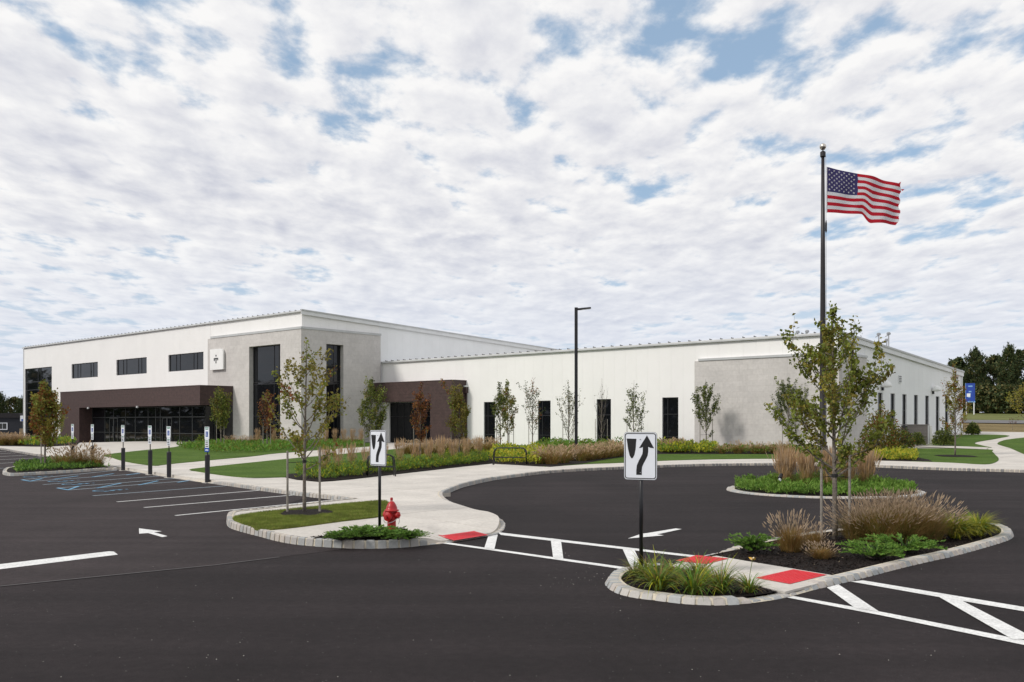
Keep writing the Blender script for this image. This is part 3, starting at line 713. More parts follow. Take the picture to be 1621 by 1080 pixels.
mb = MB(); mb.box(.02, TP+.055, -.015, 9.45, cap_z, cap_z+.215); mb.build('tower_coping', TRIM, bld)
# logo sign
lg = MB(); cx = -15.25; LW = 2.5; LH = 2.15; z0 = 7.62
out = [(0, 0), (LW, 0), (LW, LH-.5)]+[(LW-.5+.5*math.cos(R(a)), LH-.5+.5*math.sin(R(a))) for a in (15, 30, 45, 60, 75, 90)]+[(0, LH)]
SGN = M('white_sign_face', (.86, .86, .84), .4, .02, 2)
lp = lg.prism(out, 0, .18, lambda a, b, c: (cx+a, -TP-.12-c, z0+b)).build('logo_sign', SGN, bld, fix=True)
LS = lambda q: [((a-1.2)*.8+1.2, (b-1.1)*.85+1.1) for a, b in q]
for q in ([(1.09, 1.42), (1.09, 1.62), (1.31, 1.62), (1.31, 1.42)], [(.68, 1.24), (1.7, 1.24), (1.7, .95), (1.6, .95), (1.6, 1.08), (.88, 1.08), (.88, .86), (.68, .9)], [(1.1, .58), (1.1, .92), (1.28, .92), (1.28, .58)]):
    MB().prism(LS(q), 0, .02, lambda a, b, c: (cx+a, -TP-.302-c, z0+b)).build('logo_mark', M('dark_logo_mark', (.03, .035, .035), .5), lp, fix=True)
MB().prism(LS([(1.0, .93), (1.0, 1.07), (1.52, 1.07), (1.52, .93)]), 0, .02, lambda a, b, c: (cx+a, -TP-.302-c, z0+b)).build('logo_mark', M('grey_logo_mark', (.35, .35, .35), .5), lp, fix=True)
# entrance portal of the tall block
def boards(name, x0, x1, y0, y1, z0, z1, parent=bld, pitch=.30, skip=()):
    mb = MB(); z = z1; k = 0
    while z > z0+.02:
        a = max(z0, z-pitch+.012); e = .004*(k % 3); L_ = 3.66; mb.box(x0+e, x1-e, y0+e, y1-e, a, z); z -= pitch; k += 1
    mb.box(x0+.04, x1-.04, y0+.04, y1-.04, z0, z1-.01)
    return mb.build(name, BROWN, parent)
por = boards('entrance_portal', -43.84, -11.34, -4.0, -.02, 3.87, 5.80)
boards('portal_pier', -43.84, -38.54, -3.995, -.02, -1.2, 3.865)
mb = MB(); mb.box(-43.9, -11.29, -4.05, -.01, 5.80, 5.86); mb.box(-11.34, -11.27, -4.06, -3.99, 3.87, 5.80); mb.box(-38.6, -38.52, -4.03, -3.96, -1.2, 3.86); mb.build('portal_trim', BROWN2, bld)
for x in (-35.9, -24.0): MB().box(x-.14, x+.14, -4.2, -4.06, 3.72, 3.92).build('portal_spotlight', TRIM, bld)
SY = -2.5; xr = -12.9
SF = lambda s, d, z: (s, SY+d, z)
def storefront(): 
    f = window(-38.5, xr, -1.0, 3.86, SF, (.13, .215, .33, .42, .535, .60, .64, .80, .90), (.765,), fr=.1, dep=.0, fm=FRAMEG, name='storefront')
    mb = MB(); mb.box(-38.4, xr-.1, SY-.015, SY+.05, .95, 1.02); mb.build('storefront_rail', FRAMEG, bld)
    for x0 in (-33.9, -21.6):
        mb = MB()
        for a in (x0, x0+1.05):
            mb.box(a, a+.09, SY-.05, SY+.0, -.6, 2.68); mb.box(a+.93, a+1.02, SY-.05, SY, -.6, 2.68); mb.box(a+.09, a+.93, SY-.045, SY, 2.58, 2.68); mb.box(a+.09, a+.93, SY-.045, SY, -.6, -.35+.3)
        d = mb.build('entrance_door', FRAMEG, bld)
        MB().box(x0+.93, x0+.97, SY-.1, SY-.06, .6, 1.7).build('door_handle', ALU, d)
storefront()
window(SY, -.35, -.6, 3.86, lambda s, d, z: (xr-d, s, z), (.5,), (.765,), fr=.1, dep=0, fm=FRAMEG, name='storefront')
MB().box(-11.36, xr+.02, -.6, -.05, -1, 3.86).build('recess_wall', M('dark_recess_cladding', (.03, .028, .028), .6), bld)
# low wing
PW = 1.3; pd = 1.85
ow = [(14.40, 15.80, -1.2, 4.02), (20.86, 22.28, -1.2, 4.04), (27.18, 28.62, -1.2, 4.07), (33.5, 34.95, -1.2, 4.10), (PW, 9.0, .05, 4.13)]
wall('wall_panel', FW, 36.45, lambda s: 8.22, ow, 1.072, WALL, bld)
wall('wall_panel', lambda s, d, z: (36.45+s, WY+d, z), WX-36.45, lambda s: 8.22, [], 1.0, WALL, bld, z0=6.75)
for a, b, c, d in ow[:4]: window(a+.02, b-.02, .3, d-.02, FW, (.30,), (.2, .66,), fr=.06, dep=.1)
window(PW, 9.0, .07, 4.12, FW, (.13, .26, .39, .58, .78), (.66,), fr=.07, dep=.12, fm=FRAME, name='storefront')
wall('block_panel', lambda s, d, z: (36.45+s, WY-.15+d, z), 11.15, lambda s: 6.80, [], 3.7, BLOCK, bld, t=.4)
wall('block_panel', lambda s, d, z: (WX+.15-d, WY+.26+s, z), 4.65, lambda s: 6.80, [], 4.65, BLOCK, bld, t=.4)
mb = MB(); mb.box(36.8, WX+.22, WY-.22, WY+.02, 6.80, 6.97); mb.box(WX+.0, WX+.215, WY+.02, 14.62, 6.80, 6.965); mb.build('block_coping', TRIM, bld)
sw = [(y, y+.98, 1.25, 4.38) for y in (17.2, 19.85, 22.46, 25.2, 27.98, 30.75, 33.3)]
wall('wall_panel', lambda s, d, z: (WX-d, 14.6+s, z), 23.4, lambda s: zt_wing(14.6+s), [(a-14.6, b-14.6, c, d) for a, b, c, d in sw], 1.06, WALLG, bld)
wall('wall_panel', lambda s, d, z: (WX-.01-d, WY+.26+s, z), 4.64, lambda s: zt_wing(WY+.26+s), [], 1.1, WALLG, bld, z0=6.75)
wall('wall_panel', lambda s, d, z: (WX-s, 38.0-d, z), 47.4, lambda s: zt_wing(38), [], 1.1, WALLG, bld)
for a, b, c, d in sw: window(a+.01, b-.01, c, d-.01, lambda s, q, z: (WX-q, s, z), (), (.6,), fr=.05, dep=.10)
# roofs, gutters, rakes
def roofslab(name, x0, x1, y0, y1, zf, mat=ROOFM, th=.10, parent=bld):
    return MB().hexa([(x0, y0, zf(y0)), (x1, y0, zf(y0)), (x1, y1, zf(y1)), (x0, y1, zf(y1))], [(x0, y0, zf(y0)+th), (x1, y0, zf(y0)+th), (x1, y1, zf(y1)+th), (x0, y1, zf(y1)+th)]).build(name, mat, parent)
r1 = roofslab('roof', -65.7, .12, -.14, 61.3, lambda y: zt_tall(y)+.004)
r2 = roofslab('roof', .02, WX+.12, WY-.14, 38.1, lambda y: zt_wing(y)+.004)
MB().box(-65.75, .14, -.20, -.142, 12.56, 12.66).build('gutter', TRIM, bld)
MB().box(.35, WX+.16, WY-.20, WY-.142, 8.15, 8.25).build('gutter', TRIM, bld)
def rake(x, y0, y1, zf, h0=-.30, h1=.16, mat=TRIML, dx=.05):
    MB().hexa([(x, y0, zf(y0)+h0), (x+dx, y0, zf(y0)+h0), (x+dx, y1, zf(y1)+h0), (x, y1, zf(y1)+h0)], [(x, y0, zf(y0)+h1), (x+dx, y0, zf(y0)+h1), (x+dx, y1, zf(y1)+h1), (x, y1, zf(y1)+h1)]).build('rake_trim', mat, bld)
rake(.125, -.2, 61.4, zt_tall); rake(0.18, -.22, 61.4, zt_tall, .06, .18, TRIM, .06)
rake(WX+.125, WY-.2, 38.2, zt_wing); rake(WX+.18, WY-.22, 38.2, zt_wing, .04, .18, TRIM, .06)
MB().box(WX+.0, WX+.10, 37.9, 38.12, -.5, 6.6).build('corner_trim', TRIML, bld)
MB().box(-65.62, -65.5, -.08, .0, -1.2, 12.5).build('corner_trim', TRIML, bld)
def clips(r, x0, n, y, z, step=.903):
    mb = MB()
    for i in range(n): x = x0+i*step; mb.box(x-.012, x+.012, y-.02, y+.35, z, z+.07); mb.tube([(x, y, z+.08), (x, y+.08, z+.08)], .022, 6)
    mb.build('seam_clip', M('clip_grey', (.12, .12, .12), .5), r, kind='stuff')
clips(r1, -65.3, 73, .05, 12.76); clips(r2, .6, 52, WY+.05, 8.36)
def vent(r, x, y, h, k=2):
    for i in range(k):
        xx = x+i*.75; mb = MB(); z = zt_wing(y); mb.tube([(xx, y, z), (xx, y, z+h)], .05, 6); mb.lathe([(.06, 0), (.16, .05), (.16, .15), (.1, .22)], 8, (xx, y, z+h)); mb.tube([(xx-.25, y, z+h-.1), (xx, y, z+h+.02)], .035, 5)
        mb.build('roof_vent_pipe', ALU, r)
vent(r2, 42.2, 15, 1.0, 2); vent(r2, 46.5, 20, 1.2, 2); vent(r2, 47.7-1.3, 22, 1.0, 1); vent(r2, 28.6, 19, .9, 2)
# small portal on the wing
boards('entrance_portal', 1.1, 12.15, WY-pd, WY-.01, 4.15, 6.03)
boards('portal_pier', 9.2, 12.15, WY-pd+.005, WY-.01, -.5, 4.145)
mb = MB(); mb.box(1.05, 12.2, WY-pd-.04, WY, 6.03, 6.09); mb.build('portal_trim', BROWN2, bld)
mb = MB(); mb.box(12.16, 12.42, WY-.32, WY-.0, 4.9, 5.45); mb.tube([(12.29, WY-.12, 4.9), (12.29, WY-.12, .0)], .06, 6); mb.build('downpipe', BROWN, bld)
MB().box(12.1, 12.4, WY-.36, WY-.03, 5.45, 5.6).build('wall_lamp', TRIML, bld)
MB().tube([(-.0+.12, WY-.1, 8.2), (.12+.2, WY-.1, 0)], .06, 6).build('downpipe', TRIML, bld)
# lamps and louvres on the side wall
for y in (18.0, 29.8):
    f = MB().lathe([(.02, .0), (.36, .05), (.36, .20), (.28, .40), (.1, .52)], 14, (WX+.34, y, 4.75)).build('wall_lamp', SGN, bld, smooth=True)
    MB().box(WX+.0, WX+.15, y-.08, y+.08, 4.55, 4.85).build('lamp_bracket', BLACK, f)
for y, w, z, h in ((16.46, .75, 5.2, .62), (21.55, .55, 5.22, .62)):
    mb = MB(); mb.box(WX+.0, WX+.06, y, y+w, z, z+h)
    f = mb.build('wall_louvre', TRIML, bld)
    for k in range(4): MB().hexa([(WX+.062, y+.05, z+.08+k*.13), (WX+.065, y+w-.05, z+.08+k*.13), (WX+.09, y+w-.05, z+.1+k*.13), (WX+.09, y+.05, z+.1+k*.13)], [(WX+.062, y+.05, z+.14+k*.13), (WX+.065, y+w-.05, z+.14+k*.13), (WX+.09, y+w-.05, z+.14+k*.13), (WX+.09, y+.05, z+.14+k*.13)]).build('slat', FRAMEG, f)
# ================================================================== LOUVRED EQUIPMENT ENCLOSURE
gx, gy = G(1457, 704.2, .15); gz = T(gx, gy)+.15
en = thing('equipment_enclosure', 'grey slatted equipment enclosure with a pale corner post beside the right side wall', 'enclosure', (gx, gy, gz), R(-8))
EG = M('taupe_slat', (.20, .18, .165), .6, .06, 4); EP = M('pale_post', (.62, .62, .58), .5, .05, 2)
wE = 1.75; hE = 1.42
MB().box(-1.1, .92, -.1, 1.9, -.25, .06).build('plinth', CON, en)
for k in range(13): MB().box(-.88, .5, -.0, .03, .08+k*.105, .08+k*.105+.092).build('slat', EG, en)
for k in range(13): MB().box(.56, .59, .12, 1.7, .08+k*.105, .08+k*.105+.092).build('slat', EG, en)
MB().box(-.86, .55, .04, 1.7, .0, hE-.03).build('lining', M('dark_lining', (.05, .05, .05), .7), en)
MB().box(-.92, .62, -.04, 1.75, hE, hE+.05).build('top_rail', EG, en)
MB().box(.505, .62, -.03, .1, .0, hE).build('corner_post', TRIM, en)
MB().box(.66, .80, .0, .14, -.02, hE-.05).build('pale_post', EP, en)
# ================================================================== FAR SIGN, FAR BUILDING
sx = (1528.5-U0)/FP; D = 190.; 
bx_, by_ = sx*D+1.1, D
bs = thing('road_sign', 'tall blue information sign with white lettering on two pale posts before the pines', 'sign', (bx_, by_, T(bx_, by_)), R(-30))
SB2 = M('blue_sign_sheet', (.012, .055, .35), .5, .1, 1); SL = M('sky_blue_legend', (.22, .42, .72), .5)
zb = 2.2+(668-636)*D/FP-T(bx_, by_); zt = 2.2+(668-606.8)*D/FP-T(bx_, by_)
MB().box(-.95, .75, -.05, .05, zb, zt).build('sign_panel', SB2, bs); MB().box(-1.02, -.952, -.06, .06, zb, zt+.05).build('panel_edge', SL, bs)
for x in (-.85, .55): MB().box(x-.1, x+.1, .055, .25, -.3, zb+1).build('post', TRIML, bs)
for k, (a, b, q) in enumerate(((-.5, .3, .5), (-.4, .1, 1.6), (-.5, 0, 2.1), (-.5, -.1, 2.7), (-.6, .0, 3.7), (.1, .35, 3.7), (.5, .8, 3.7))):
    MB().box(a, b, -.075, -.055, zt-q-.25, zt-q).build('legend_line', SL, bs)
MB().box(-.75, -.1, -.078, -.056, zb+1.0, zb+1.7).build('legend_panel', SIGNW, bs)
hb = thing('far_house', 'dark navy low building with a white framed window beyond the left lot', 'house', ((-26-U0)/FP*215, 215, -.75), R(12))
MB().box(-12, 8.2, 0, 10, 0, 3.9).build('wall', M('navy_siding', (.016, .018, .026), .7, .1, 2), hb)
MB().prism([(-12.4, 3.9), (8.6, 3.9), (7.5, 5.0), (-12.4, 5.0)], -.3, 10.3, lambda a, b, c: (a, c, b)).build('roof', M('dark_shingle', (.022, .02, .022), .9, .2, 3), hb, fix=True)
f = MB(); 
for a, b, c, d in ((2.9, 5.1, 1.1, 1.28), (2.9, 5.1, 2.6, 2.75), (4.92, 5.1, 1.28, 2.6), (2.9, 3.05, 1.28, 2.6), (4.0, 4.06, 1.28, 2.6)): f.box(a, b, -.06, .0, c, d)
f = f.build('window', SIGNW, hb); MB().box(3.05, 4.92, -.03, -.005, 1.28, 2.6).build('pane', FRAMEG, f)
fs = thing('roadside_sign', 'small white and blue sign on a tan base beyond the building far left', 'sign', ((36-U0)/FP*215, 215, -.75), R(12))
MB().box(-.55, .55, 0, .2, 3.1, 4.4).build('sign_panel', SIGNW, fs); MB().box(-.3, .4, -.03, -.005, 3.15, 3.6).build('sign_band', SIGNB, fs)
MB().box(-.5, -.4, .05, .15, .0, 3.1).build('post', DBLACK, fs); MB().box(.3, .4, .05, .15, .0, 3.1).build('post', DBLACK, fs)
MB().box(-.7, .7, -.1, .3, .3, 1.4).build('base', M('tan_board', (.25, .19, .12), .8), fs)
# ================================================================== FLAGPOLE AND FLAG
fp_ = thing('flagpole', 'tall dark bronze flagpole with a silver ball rising from the round island', 'flagpole', (CC[0], CC[1], .05))
FM = M('bronze_pole', (.016, .012, .013), .4, .1, 5)
HZ = 2.2+(668-243)*CC[1]/FP-.05
mb = MB().lathe([(.16, 0), (.16, .06), (.1, .1), (.098, HZ*.35), (.07, HZ*.7), (.05, HZ)], 20); mb.build('pole', FM, fp_, smooth=True)
MB().lathe([(.07, 0), (.085, .02), (.085, .16), (.03, .2), (.015, .21), (.015, .26)], 16, (0, 0, HZ-.12)).build('truck', FM, fp_)
MB().lathe([(.01, 0), (.06, .02), (.095, .07), (.105, .115), (.095, .16), (.06, .2), (.01, .22)], 18, (0, 0, HZ+.10)).build('ball', M('satin_steel_ball', (.62, .58, .52), .25, .05, 3, metal=.9), fp_, smooth=True)
MB().tube([(.115, -.02, 1.2), (.10, -.02, HZ*.6), (.085, -.02, HZ-.08)], .006, 5).build('halyard', M('pale_rope', (.4, .4, .38), .8), fp_)
MB().lathe([(.01, 0), (.03, .06), (.03, .3), (.01, .4)], 8, (.095, -.02, 8.15)).build('counterweight', FM, fp_)
MB().box(.06, .14, -.04, .04, 1.25, 1.4).build('cleat', FM, fp_)
def flag():
    z1 = 2.2+(668-264.5)*CC[1]/FP; hoist = 1.45; fly = 2.55
    ft = thing('american_flag', 'stars and stripes flag with a frayed outer edge streaming right from the pole', 'flag', (CC[0]+.12, CC[1]-.02, z1-hoist), R(4))
    nu, nv = 96, 65
    def P(s, t, off=0.):      # s along fly 0..1, t from top 0..1
        sag = -(1-t)*(.50*s)-t*(.05*s+.30*ss((s-.46)/.14))-.02*math.sin(s*7)*s
        x = fly*s*(1-.03*s); z = hoist*(1-t)+sag
        fold = 0
        w = .09*math.sin(s*9.5-t*1.5)*s**.6+.05*math.sin(s*19+t*4)*s
        dd = (s-.33-.5*max(0, t-.45))
        if t > .5: x -= .05*math.exp(-(dd/.06)**2)*(t-.5)*2; w += .10*math.exp(-((s-.25-.55*(t-.5))/.07)**2)*(t-.5)*2
        return (x, w+off, z)
    mats = [M('flag_red', (.48, .006, .022), .75, .08, 2, trans=.35), M('flag_white', (.72, .72, .74), .75, .04, 2, trans=.35), M('flag_blue', (.038, .030, .125), .75, .08, 2, trans=.25)]
    mb = MB(); r = random.Random(4); fray = [1-.05*r.random()-.04*(.5+.5*math.sin(j*.9)) for j in range(14)]
    vs = []
    for j in range(nv+1):
        t = j/nv; e = 1-.010*abs(math.sin(j*1.3))-.022*(.5+.5*math.sin(j*.38+1)) - .05*ss((t-.8)/.2)
        for i in range(nu+1): vs.append(P(i/nu*e, t))
    fs = []; ms = []
    for j in range(nv):
        for i in range(nu):
            fs.append((j*(nu+1)+i, j*(nu+1)+i+1, (j+1)*(nu+1)+i+1, (j+1)*(nu+1)+i)); st = j//5
            ms.append(2 if (st < 7 and i < nu*.4) else (st % 2))
    mb.v = vs; mb.f = fs; mb.m = ms; mb.build('flag_cloth', mats, ft, smooth=True)
    for sgn in (-1, 1):
        mb = MB()
        for rr in range(9):
            cols = range(6) if rr % 2 == 0 else range(5)
            for c in cols:
                s = (.4/12)*(1+2*c+(rr % 2))*.965; t = (7/13)/10*(rr+1); q = []
                for k in range(10):
                    a = math.pi/2+k*math.pi/5; rad = .042 if k % 2 == 0 else .018
                    q.append(P(s+rad*math.cos(a)/fly, t-rad*math.sin(a)/hoist, sgn*.004))
                mb.add([P(s, t, sgn*.004)]+q, [(0, k+1, (k+1) % 10+1) for k in range(10)])
        mb.build('stars', mats[1], ft, kind='stuff')
    mb = MB(); mb.tube([P(.0, 0), P(0, .5), P(0, 1)], .012, 5); mb.build('header', mats[1], ft)
    mb = MB()
    for (s, t, a) in ((.94, .015, .6), (.985, .12, .1)):
        p = Vector(P(s, t)); mb.add([p, p+Vector((.14*math.cos(a), .02, .14*math.sin(a))), p+Vector((.05, -.02, -.06))], [(0, 1, 2)])
    mb.build('frayed_thread', mats[0], ft)
flag()
# two spotlights in the circle
for u, v, lb in ((1234.5, 757.5, 'left of the two small spotlights nestled in the round island planting'), (1381.5, 752, 'right black spotlight at the back edge of the round island planting')):
    x, y = G(u, v, .45); s = thing('ground_spotlight', lb, 'spotlight', (x, y, .05), 0, 'spotlights round the flagpole')
    MB().tube([(0, 0, 0), (0, 0, .38)], .015, 6).build('stake', BLACK, s)
    MB().tube([(0, -.02, .40), (-.02+.1*(1 if x < 10 else -1), .1, .52)], [.07, .05], 10).build('lamp_head', BLACK, s)
    MB().lathe([(.001, 0), (.055, .004)], 10, (0, -.03, .37), axis='y').build('lens', SIGNW, s)
# ================================================================== LOT LIGHT
lx, ly = G(912, 726.5, .15); ll = thing('lot_light', 'tall black square lot light with a flat shoebox head behind the drop-off loop', 'street lamp', (lx, ly, .12))
Hl = 2.2+(668-487)*ly/FP-.12
MB().lathe([(.26, -.3), (.26, .5), (.24, .55)], 16).build('concrete_base', CON, ll)
MB().box(-.085, .085, -.085, .085, .5, Hl).build('pole', BLACK, ll); MB().box(-.16, .16, -.16, .16, .5, .56).build('base_plate', BLACK, ll)
MB().hexa([(.0, -.04, Hl-.16), (.3, -.04, Hl-.14), (.3, .04, Hl-.14), (0, .04, Hl-.16)], [(0, -.04, Hl-.04), (.3, -.04, Hl-.03), (.3, .04, Hl-.03), (0, .04, Hl-.04)]).build('arm', BLACK, ll)
MB().hexa([(.22, -.2, Hl-.13), (.82, -.2, Hl-.06), (.82, .2, Hl-.06), (.22, .2, Hl-.13)], [(.24, -.18, Hl-.04), (.80, -.18, Hl+.01), (.80, .18, Hl+.01), (.24, .18, Hl-.04)]).build('lamp_head', BLACK, ll)
# ================================================================== KEEP-RIGHT SIGNS
NOSE = [(.085, .135), (.38, .14), (.355, .36), (.32, .48), (.27, .545), (.225, .55), (.175, .49), (.13, .36)]
def arrow():
    # head + sweeping shaft, v measured down from the panel top, u from the left
    c = [(.655, .31), (.655, .40), (.64, .47), (.59, .545), (.53, .62), (.475, .71), (.46, .80), (.46, .895)]
    w = .082; Lf = []; Rt = []
    for i, p in enumerate(c):
        a = Vector(c[max(0, i-1)]); b = Vector(c[min(len(c)-1, i+1)]); t = (b-a); t = Vector((t.x, t.y*1.42)).normalized(); n = Vector((-t.y, t.x/1.42))
        Lf.append((p[0]-n.x*w, p[1]-n.y*w)); Rt.append((p[0]+n.x*w, p[1]+n.y*w))
    return [(.70, .065), (.91, .335), (.80, .325), (.735, .305)]+Lf[1:]+Rt[1:][::-1]+[(.575, .305), (.535, .325), (.46, .335)]
def keep_right(label, x, y, zb, rz, w, h, zlo, post_r=.028):
    s = thing('keep_right_sign', label, 'traffic sign', (x, y, zb), rz, None)
    MB().tube([(0, 0, -.1), (0, 0, zlo+h-.08)], post_r*1.0, 10).build('post', BLACK, s, smooth=True)
    def rr(W_, H_, r_, n=5): return [(cx_+r_*math.cos(R(a0+90*k/n)), cz_+r_*math.sin(R(a0+90*k/n))) for cx_, cz_, a0 in ((W_/2-r_, H_-r_, 0), (-W_/2+r_, H_-r_, 90), (-W_/2+r_, r_, 180), (W_/2-r_, r_, 270)) for k in range(n+1)]
    fy = lambda d: (lambda a, b, c: (a, -post_r-.004-d-c, zlo+b))
    MB().prism(rr(w, h, .045), 0, .006, fy(0)).build('sign_plate', ALU, s, fix=True)
    MB().prism(rr(w-.012, h-.012, .040), 0, .002, lambda a, b, c: (a, -post_r-.0105-c, zlo+.006+b)).build('sign_face', SIGNW, s, fix=True)
    o_, i_ = rr(w-.028, h-.028, .036), rr(w-.052, h-.052, .028); n = len(o_)
    mb = MB(); z1 = lambda P, m: [(a, -post_r-.0135, zlo+m+b) for a, b in P]
    mb.add(z1(o_, .014)+z1(i_, .026), [(i, (i+1) % n, (i+1) % n+n, i+n) for i in range(n)]); mb.build('border', SIGNK, s, fix=True)
    g = lambda P: [((a-.5)*w, (1-b)*h) for a, b in P]
    MB().prism(g(NOSE), 0, .0015, lambda a, b, c: (a, -post_r-.0135-c, zlo+b)).build('island_symbol', SIGNK, s, fix=True)
    MB().prism(g(arrow()), 0, .0015, lambda a, b, c: (a, -post_r-.0135-c, zlo+b)).build('arrow_symbol', SIGNK, s, fix=True)
    for z in (.1, h-.1): MB().lathe([(.008, 0), (.008, .006)], 8, (0, -post_r-.019, zlo+z), axis='y').build('bolt', ALU, s)
    return s
x, y = G(1015, 914, .06)
keep_right('near black on white keep-right sign planted among daylilies at the island nose', x, y, .05, R(-24), .47, .655, 2.2-(759.5-668)*y/FP-.05)
x, y = G(601, 846, .14)
keep_right('farther keep-right sign standing beside the red hydrant in low juniper', x, y, .12, R(-43), .47, .655, 2.2-(737.5-668)*y/FP-.12)
# ================================================================== HYDRANT
x, y = G(620, 842, .14); hy = thing('fire_hydrant', 'bright red fire hydrant in the juniper bed on the left island', 'hydrant', (x, y, .12), R(-25)); hy.scale = (.80, .80, .86)
s_ = .92
MB().lathe([(.14, -.05), (.14, .03), (.105, .04), (.100, .30), (.118, .31), (.118, .345), (.098, .355), (.098, .44), (.125, .45), (.125, .475)], 24).build('barrel', HRED, hy, smooth=False)
MB().lathe([(.165, .0), (.172, .012), (.165, .03), (.135, .04), (.128, .08), (.108, .13), (.080, .175), (.052, .205), (.035, .215)], 24, (0, 0, .475)).build('bonnet', HRED, hy, smooth=True)
MB().lathe([(.034, 0), (.034, .05), (.028, .07)], 5, (0, 0, .70)).build('operating_nut', HRED, hy)
for sx_ in (-1, 1):
    m = MB().lathe([(.062, 0), (.062, .05), (.075, .052), (.075, .10), (.03, .115)], 12, (0, 0, .395), axis='x')
    m.v = [(sx_*(a+.095), b, c) for a, b, c in m.v]; m.build('hose_cap', HRED, hy, fix=True)
    m = MB().lathe([(.02, 0), (.02, .03)], 5, (0, 0, .395), axis='x'); m.v = [(sx_*(a+.208), b, c) for a, b, c in m.v]; m.build('cap_nut', HRED, hy, fix=True)
m = MB().lathe([(.085, 0), (.085, .05), (.10, .052), (.10, .11), (.04, .13)], 14, (0, 0, .37), axis='y'); m.v = [(a, -b-.085, c) for a, b, c in m.v]; m.build('pumper_cap', HRED, hy, fix=True)
m = MB().lathe([(.025, 0), (.025, .035)], 5, (0, 0, .37), axis='y'); m.v = [(a, -b-.212, c) for a, b, c in m.v]; m.build('cap_nut', HRED, hy, fix=True)
for k in range(8):
    a = R(k*45); MB().lathe([(.014, -.012), (.014, .05)], 6, (.128*math.cos(a), .128*math.sin(a), .315)).build('flange_bolt', HRED, hy)
MB().tube([(.17*math.cos(R(a)), -.17*abs(math.sin(R(a)))-.02, .33-.10*abs(math.sin(R(a)))) for a in range(0, 181, 15)], .007, 5).build('chain', HSIL, hy)
MB().tube([(.20, 0, .36), (.215, 0, .26), (.2, -.02, .2)], .007, 5).build('chain', HSIL, hy)
# ================================================================== ACCESSIBLE PARKING POSTS
def acc_post(u, v, top, full, label):
    x, y = G(u, v, 0); s = thing('parking_sign_post', label, 'sign post', (x, y, 0), BR, 'accessible parking posts along the walk')
    MB().box(-.14, .14, -.14, .14, -.02, .022).build('concrete_pad', CON, s)
    MB().lathe([(.085, .02), (.088, 1.0), (.075, 1.03)], 14).build('sleeve', DBLACK, s, smooth=False)
    zt_ = 2.2-(top-668)*y/FP; MB().box(-.02, .02, -.012, .012, 1.0, zt_-.03).build('post', BLACK, s)
    h1 = .44; MB().box(-.15, .15, -.022, -.014, zt_-h1, zt_).build('sign_plate', SIGNW, s)
    MB().box(-.13, .13, -.0245, -.0225, zt_-.05, zt_-.02).build('legend_line', SIGNG, s)
    MB().box(-.10, .10, -.0245, -.0225, zt_-.10, zt_-.07).build('legend_line', SIGNG, s)
    mb = MB(); mb.box(-.075, .075, -.0245, -.0225, zt_-.36, zt_-.17); mb.build('wheelchair_symbol', SIGNB, s)
    mb = MB(); q = zt_-.27
    for k in range(8):
        a, b = R(140+k*32), R(140+(k+1)*32); mb.hexa([(.035*math.cos(t)+0, yy, q-.03+.035*math.sin(t)) for t in (a, b) for yy in (-.027, -.025)][:2]+[(.035*math.cos(b), -.025, q-.03+.035*math.sin(b)), (.035*math.cos(b), -.027, q-.03+.035*math.sin(b))], [(.027*math.cos(a), -.027, q-.03+.027*math.sin(a)), (.027*math.cos(a), -.025, q-.03+.027*math.sin(a)), (.027*math.cos(b), -.025, q-.03+.027*math.sin(b)), (.027*math.cos(b), -.027, q-.03+.027*math.sin(b))])
    mb.box(-.012, .004, -.027, -.025, q-.02, q+.05); mb.box(-.014, .006, -.027, -.025, q+.06, q+.08); mb.box(-.01, .035, -.027, -.025, q-.03, q-.018); mb.build('symbol_figure', SIGNW, s)
    z = zt_-h1-.005; MB().box(-.125, .125, -.022, -.014, z-.31, z).build('penalty_plate', SIGNW, s)
    for k in range(4): MB().box(-.09+.01*(k % 2), .09-.01*(k % 3), -.0245, -.0225, z-.08-k*.065, z-.05-k*.065).build('legend_line', SIGNK if k else SIGNG, s)
    if full: MB().box(-.15, .15, -.022, -.014, z-.46, z-.315).build('van_plate', SIGNB, s); MB().box(-.1, .1, -.0245, -.0225, z-.41, z-.37).build('legend_line', SIGNW, s)
for a in ((115.3, 735.5, 671.5, 0, 'black sleeved accessible parking post farthest left, before the brown pier'), (146.7, 738.5, 672, 0, 'second accessible parking post from the left, behind the pink grasses'),
          (195, 745.3, 673.2, 0, 'third accessible parking post from the left, before the entrance glazing'), (237.8, 752, 674, 0, 'fourth accessible post from the left, left one of the closest pair'),
          (267.5, 756.6, 675, 0, 'fifth accessible post from the left, right one of the closest pair'), (328.3, 764.8, 675.8, 1, 'rightmost and nearest accessible post, with an extra blue plate below its sign')): acc_post(*a)
# ================================================================== BIKE RACKS
def rack(u, v, rz, wpx, label):
    x, y = G(u, v, .12); w = wpx*y/FP; s = thing('bike_rack', label, 'bike rack', (x, y, .12), rz, 'black tube bike racks')
    r_ = .024; h = .82
    for yy, nm in ((0, 'front_hoop'), (.5, 'rear_hoop')):
        pts = [(-w/2-.05, yy, -.05), (-w/2-.02, yy, h-.22), (-w/2+.03, yy, h-.08), (-w/2+.14, yy, h-.01), (-w/2+.25, yy, h), (w/2-.25, yy, h), (w/2-.14, yy, h-.01), (w/2-.03, yy, h-.08), (w/2+.02, yy, h-.22), (w/2+.05, yy, -.05)]
        MB().tube(pts, r_, 8).build(nm, BLACK, s, smooth=True)
        MB().tube([(-w/2-.02, yy, .36), (w/2+.02, yy, .36)], r_*.8, 6).build('lower_rail', BLACK, s)
    for xx in (-w/2+.25, w/2-.25, 0): MB().tube([(xx, 0, h), (xx, .5, h)], r_*.9, 6).build('top_bar', BLACK, s)
rack(807, 736.3, R(-4), 50, 'black tube bike rack in front of the yellow ground cover')
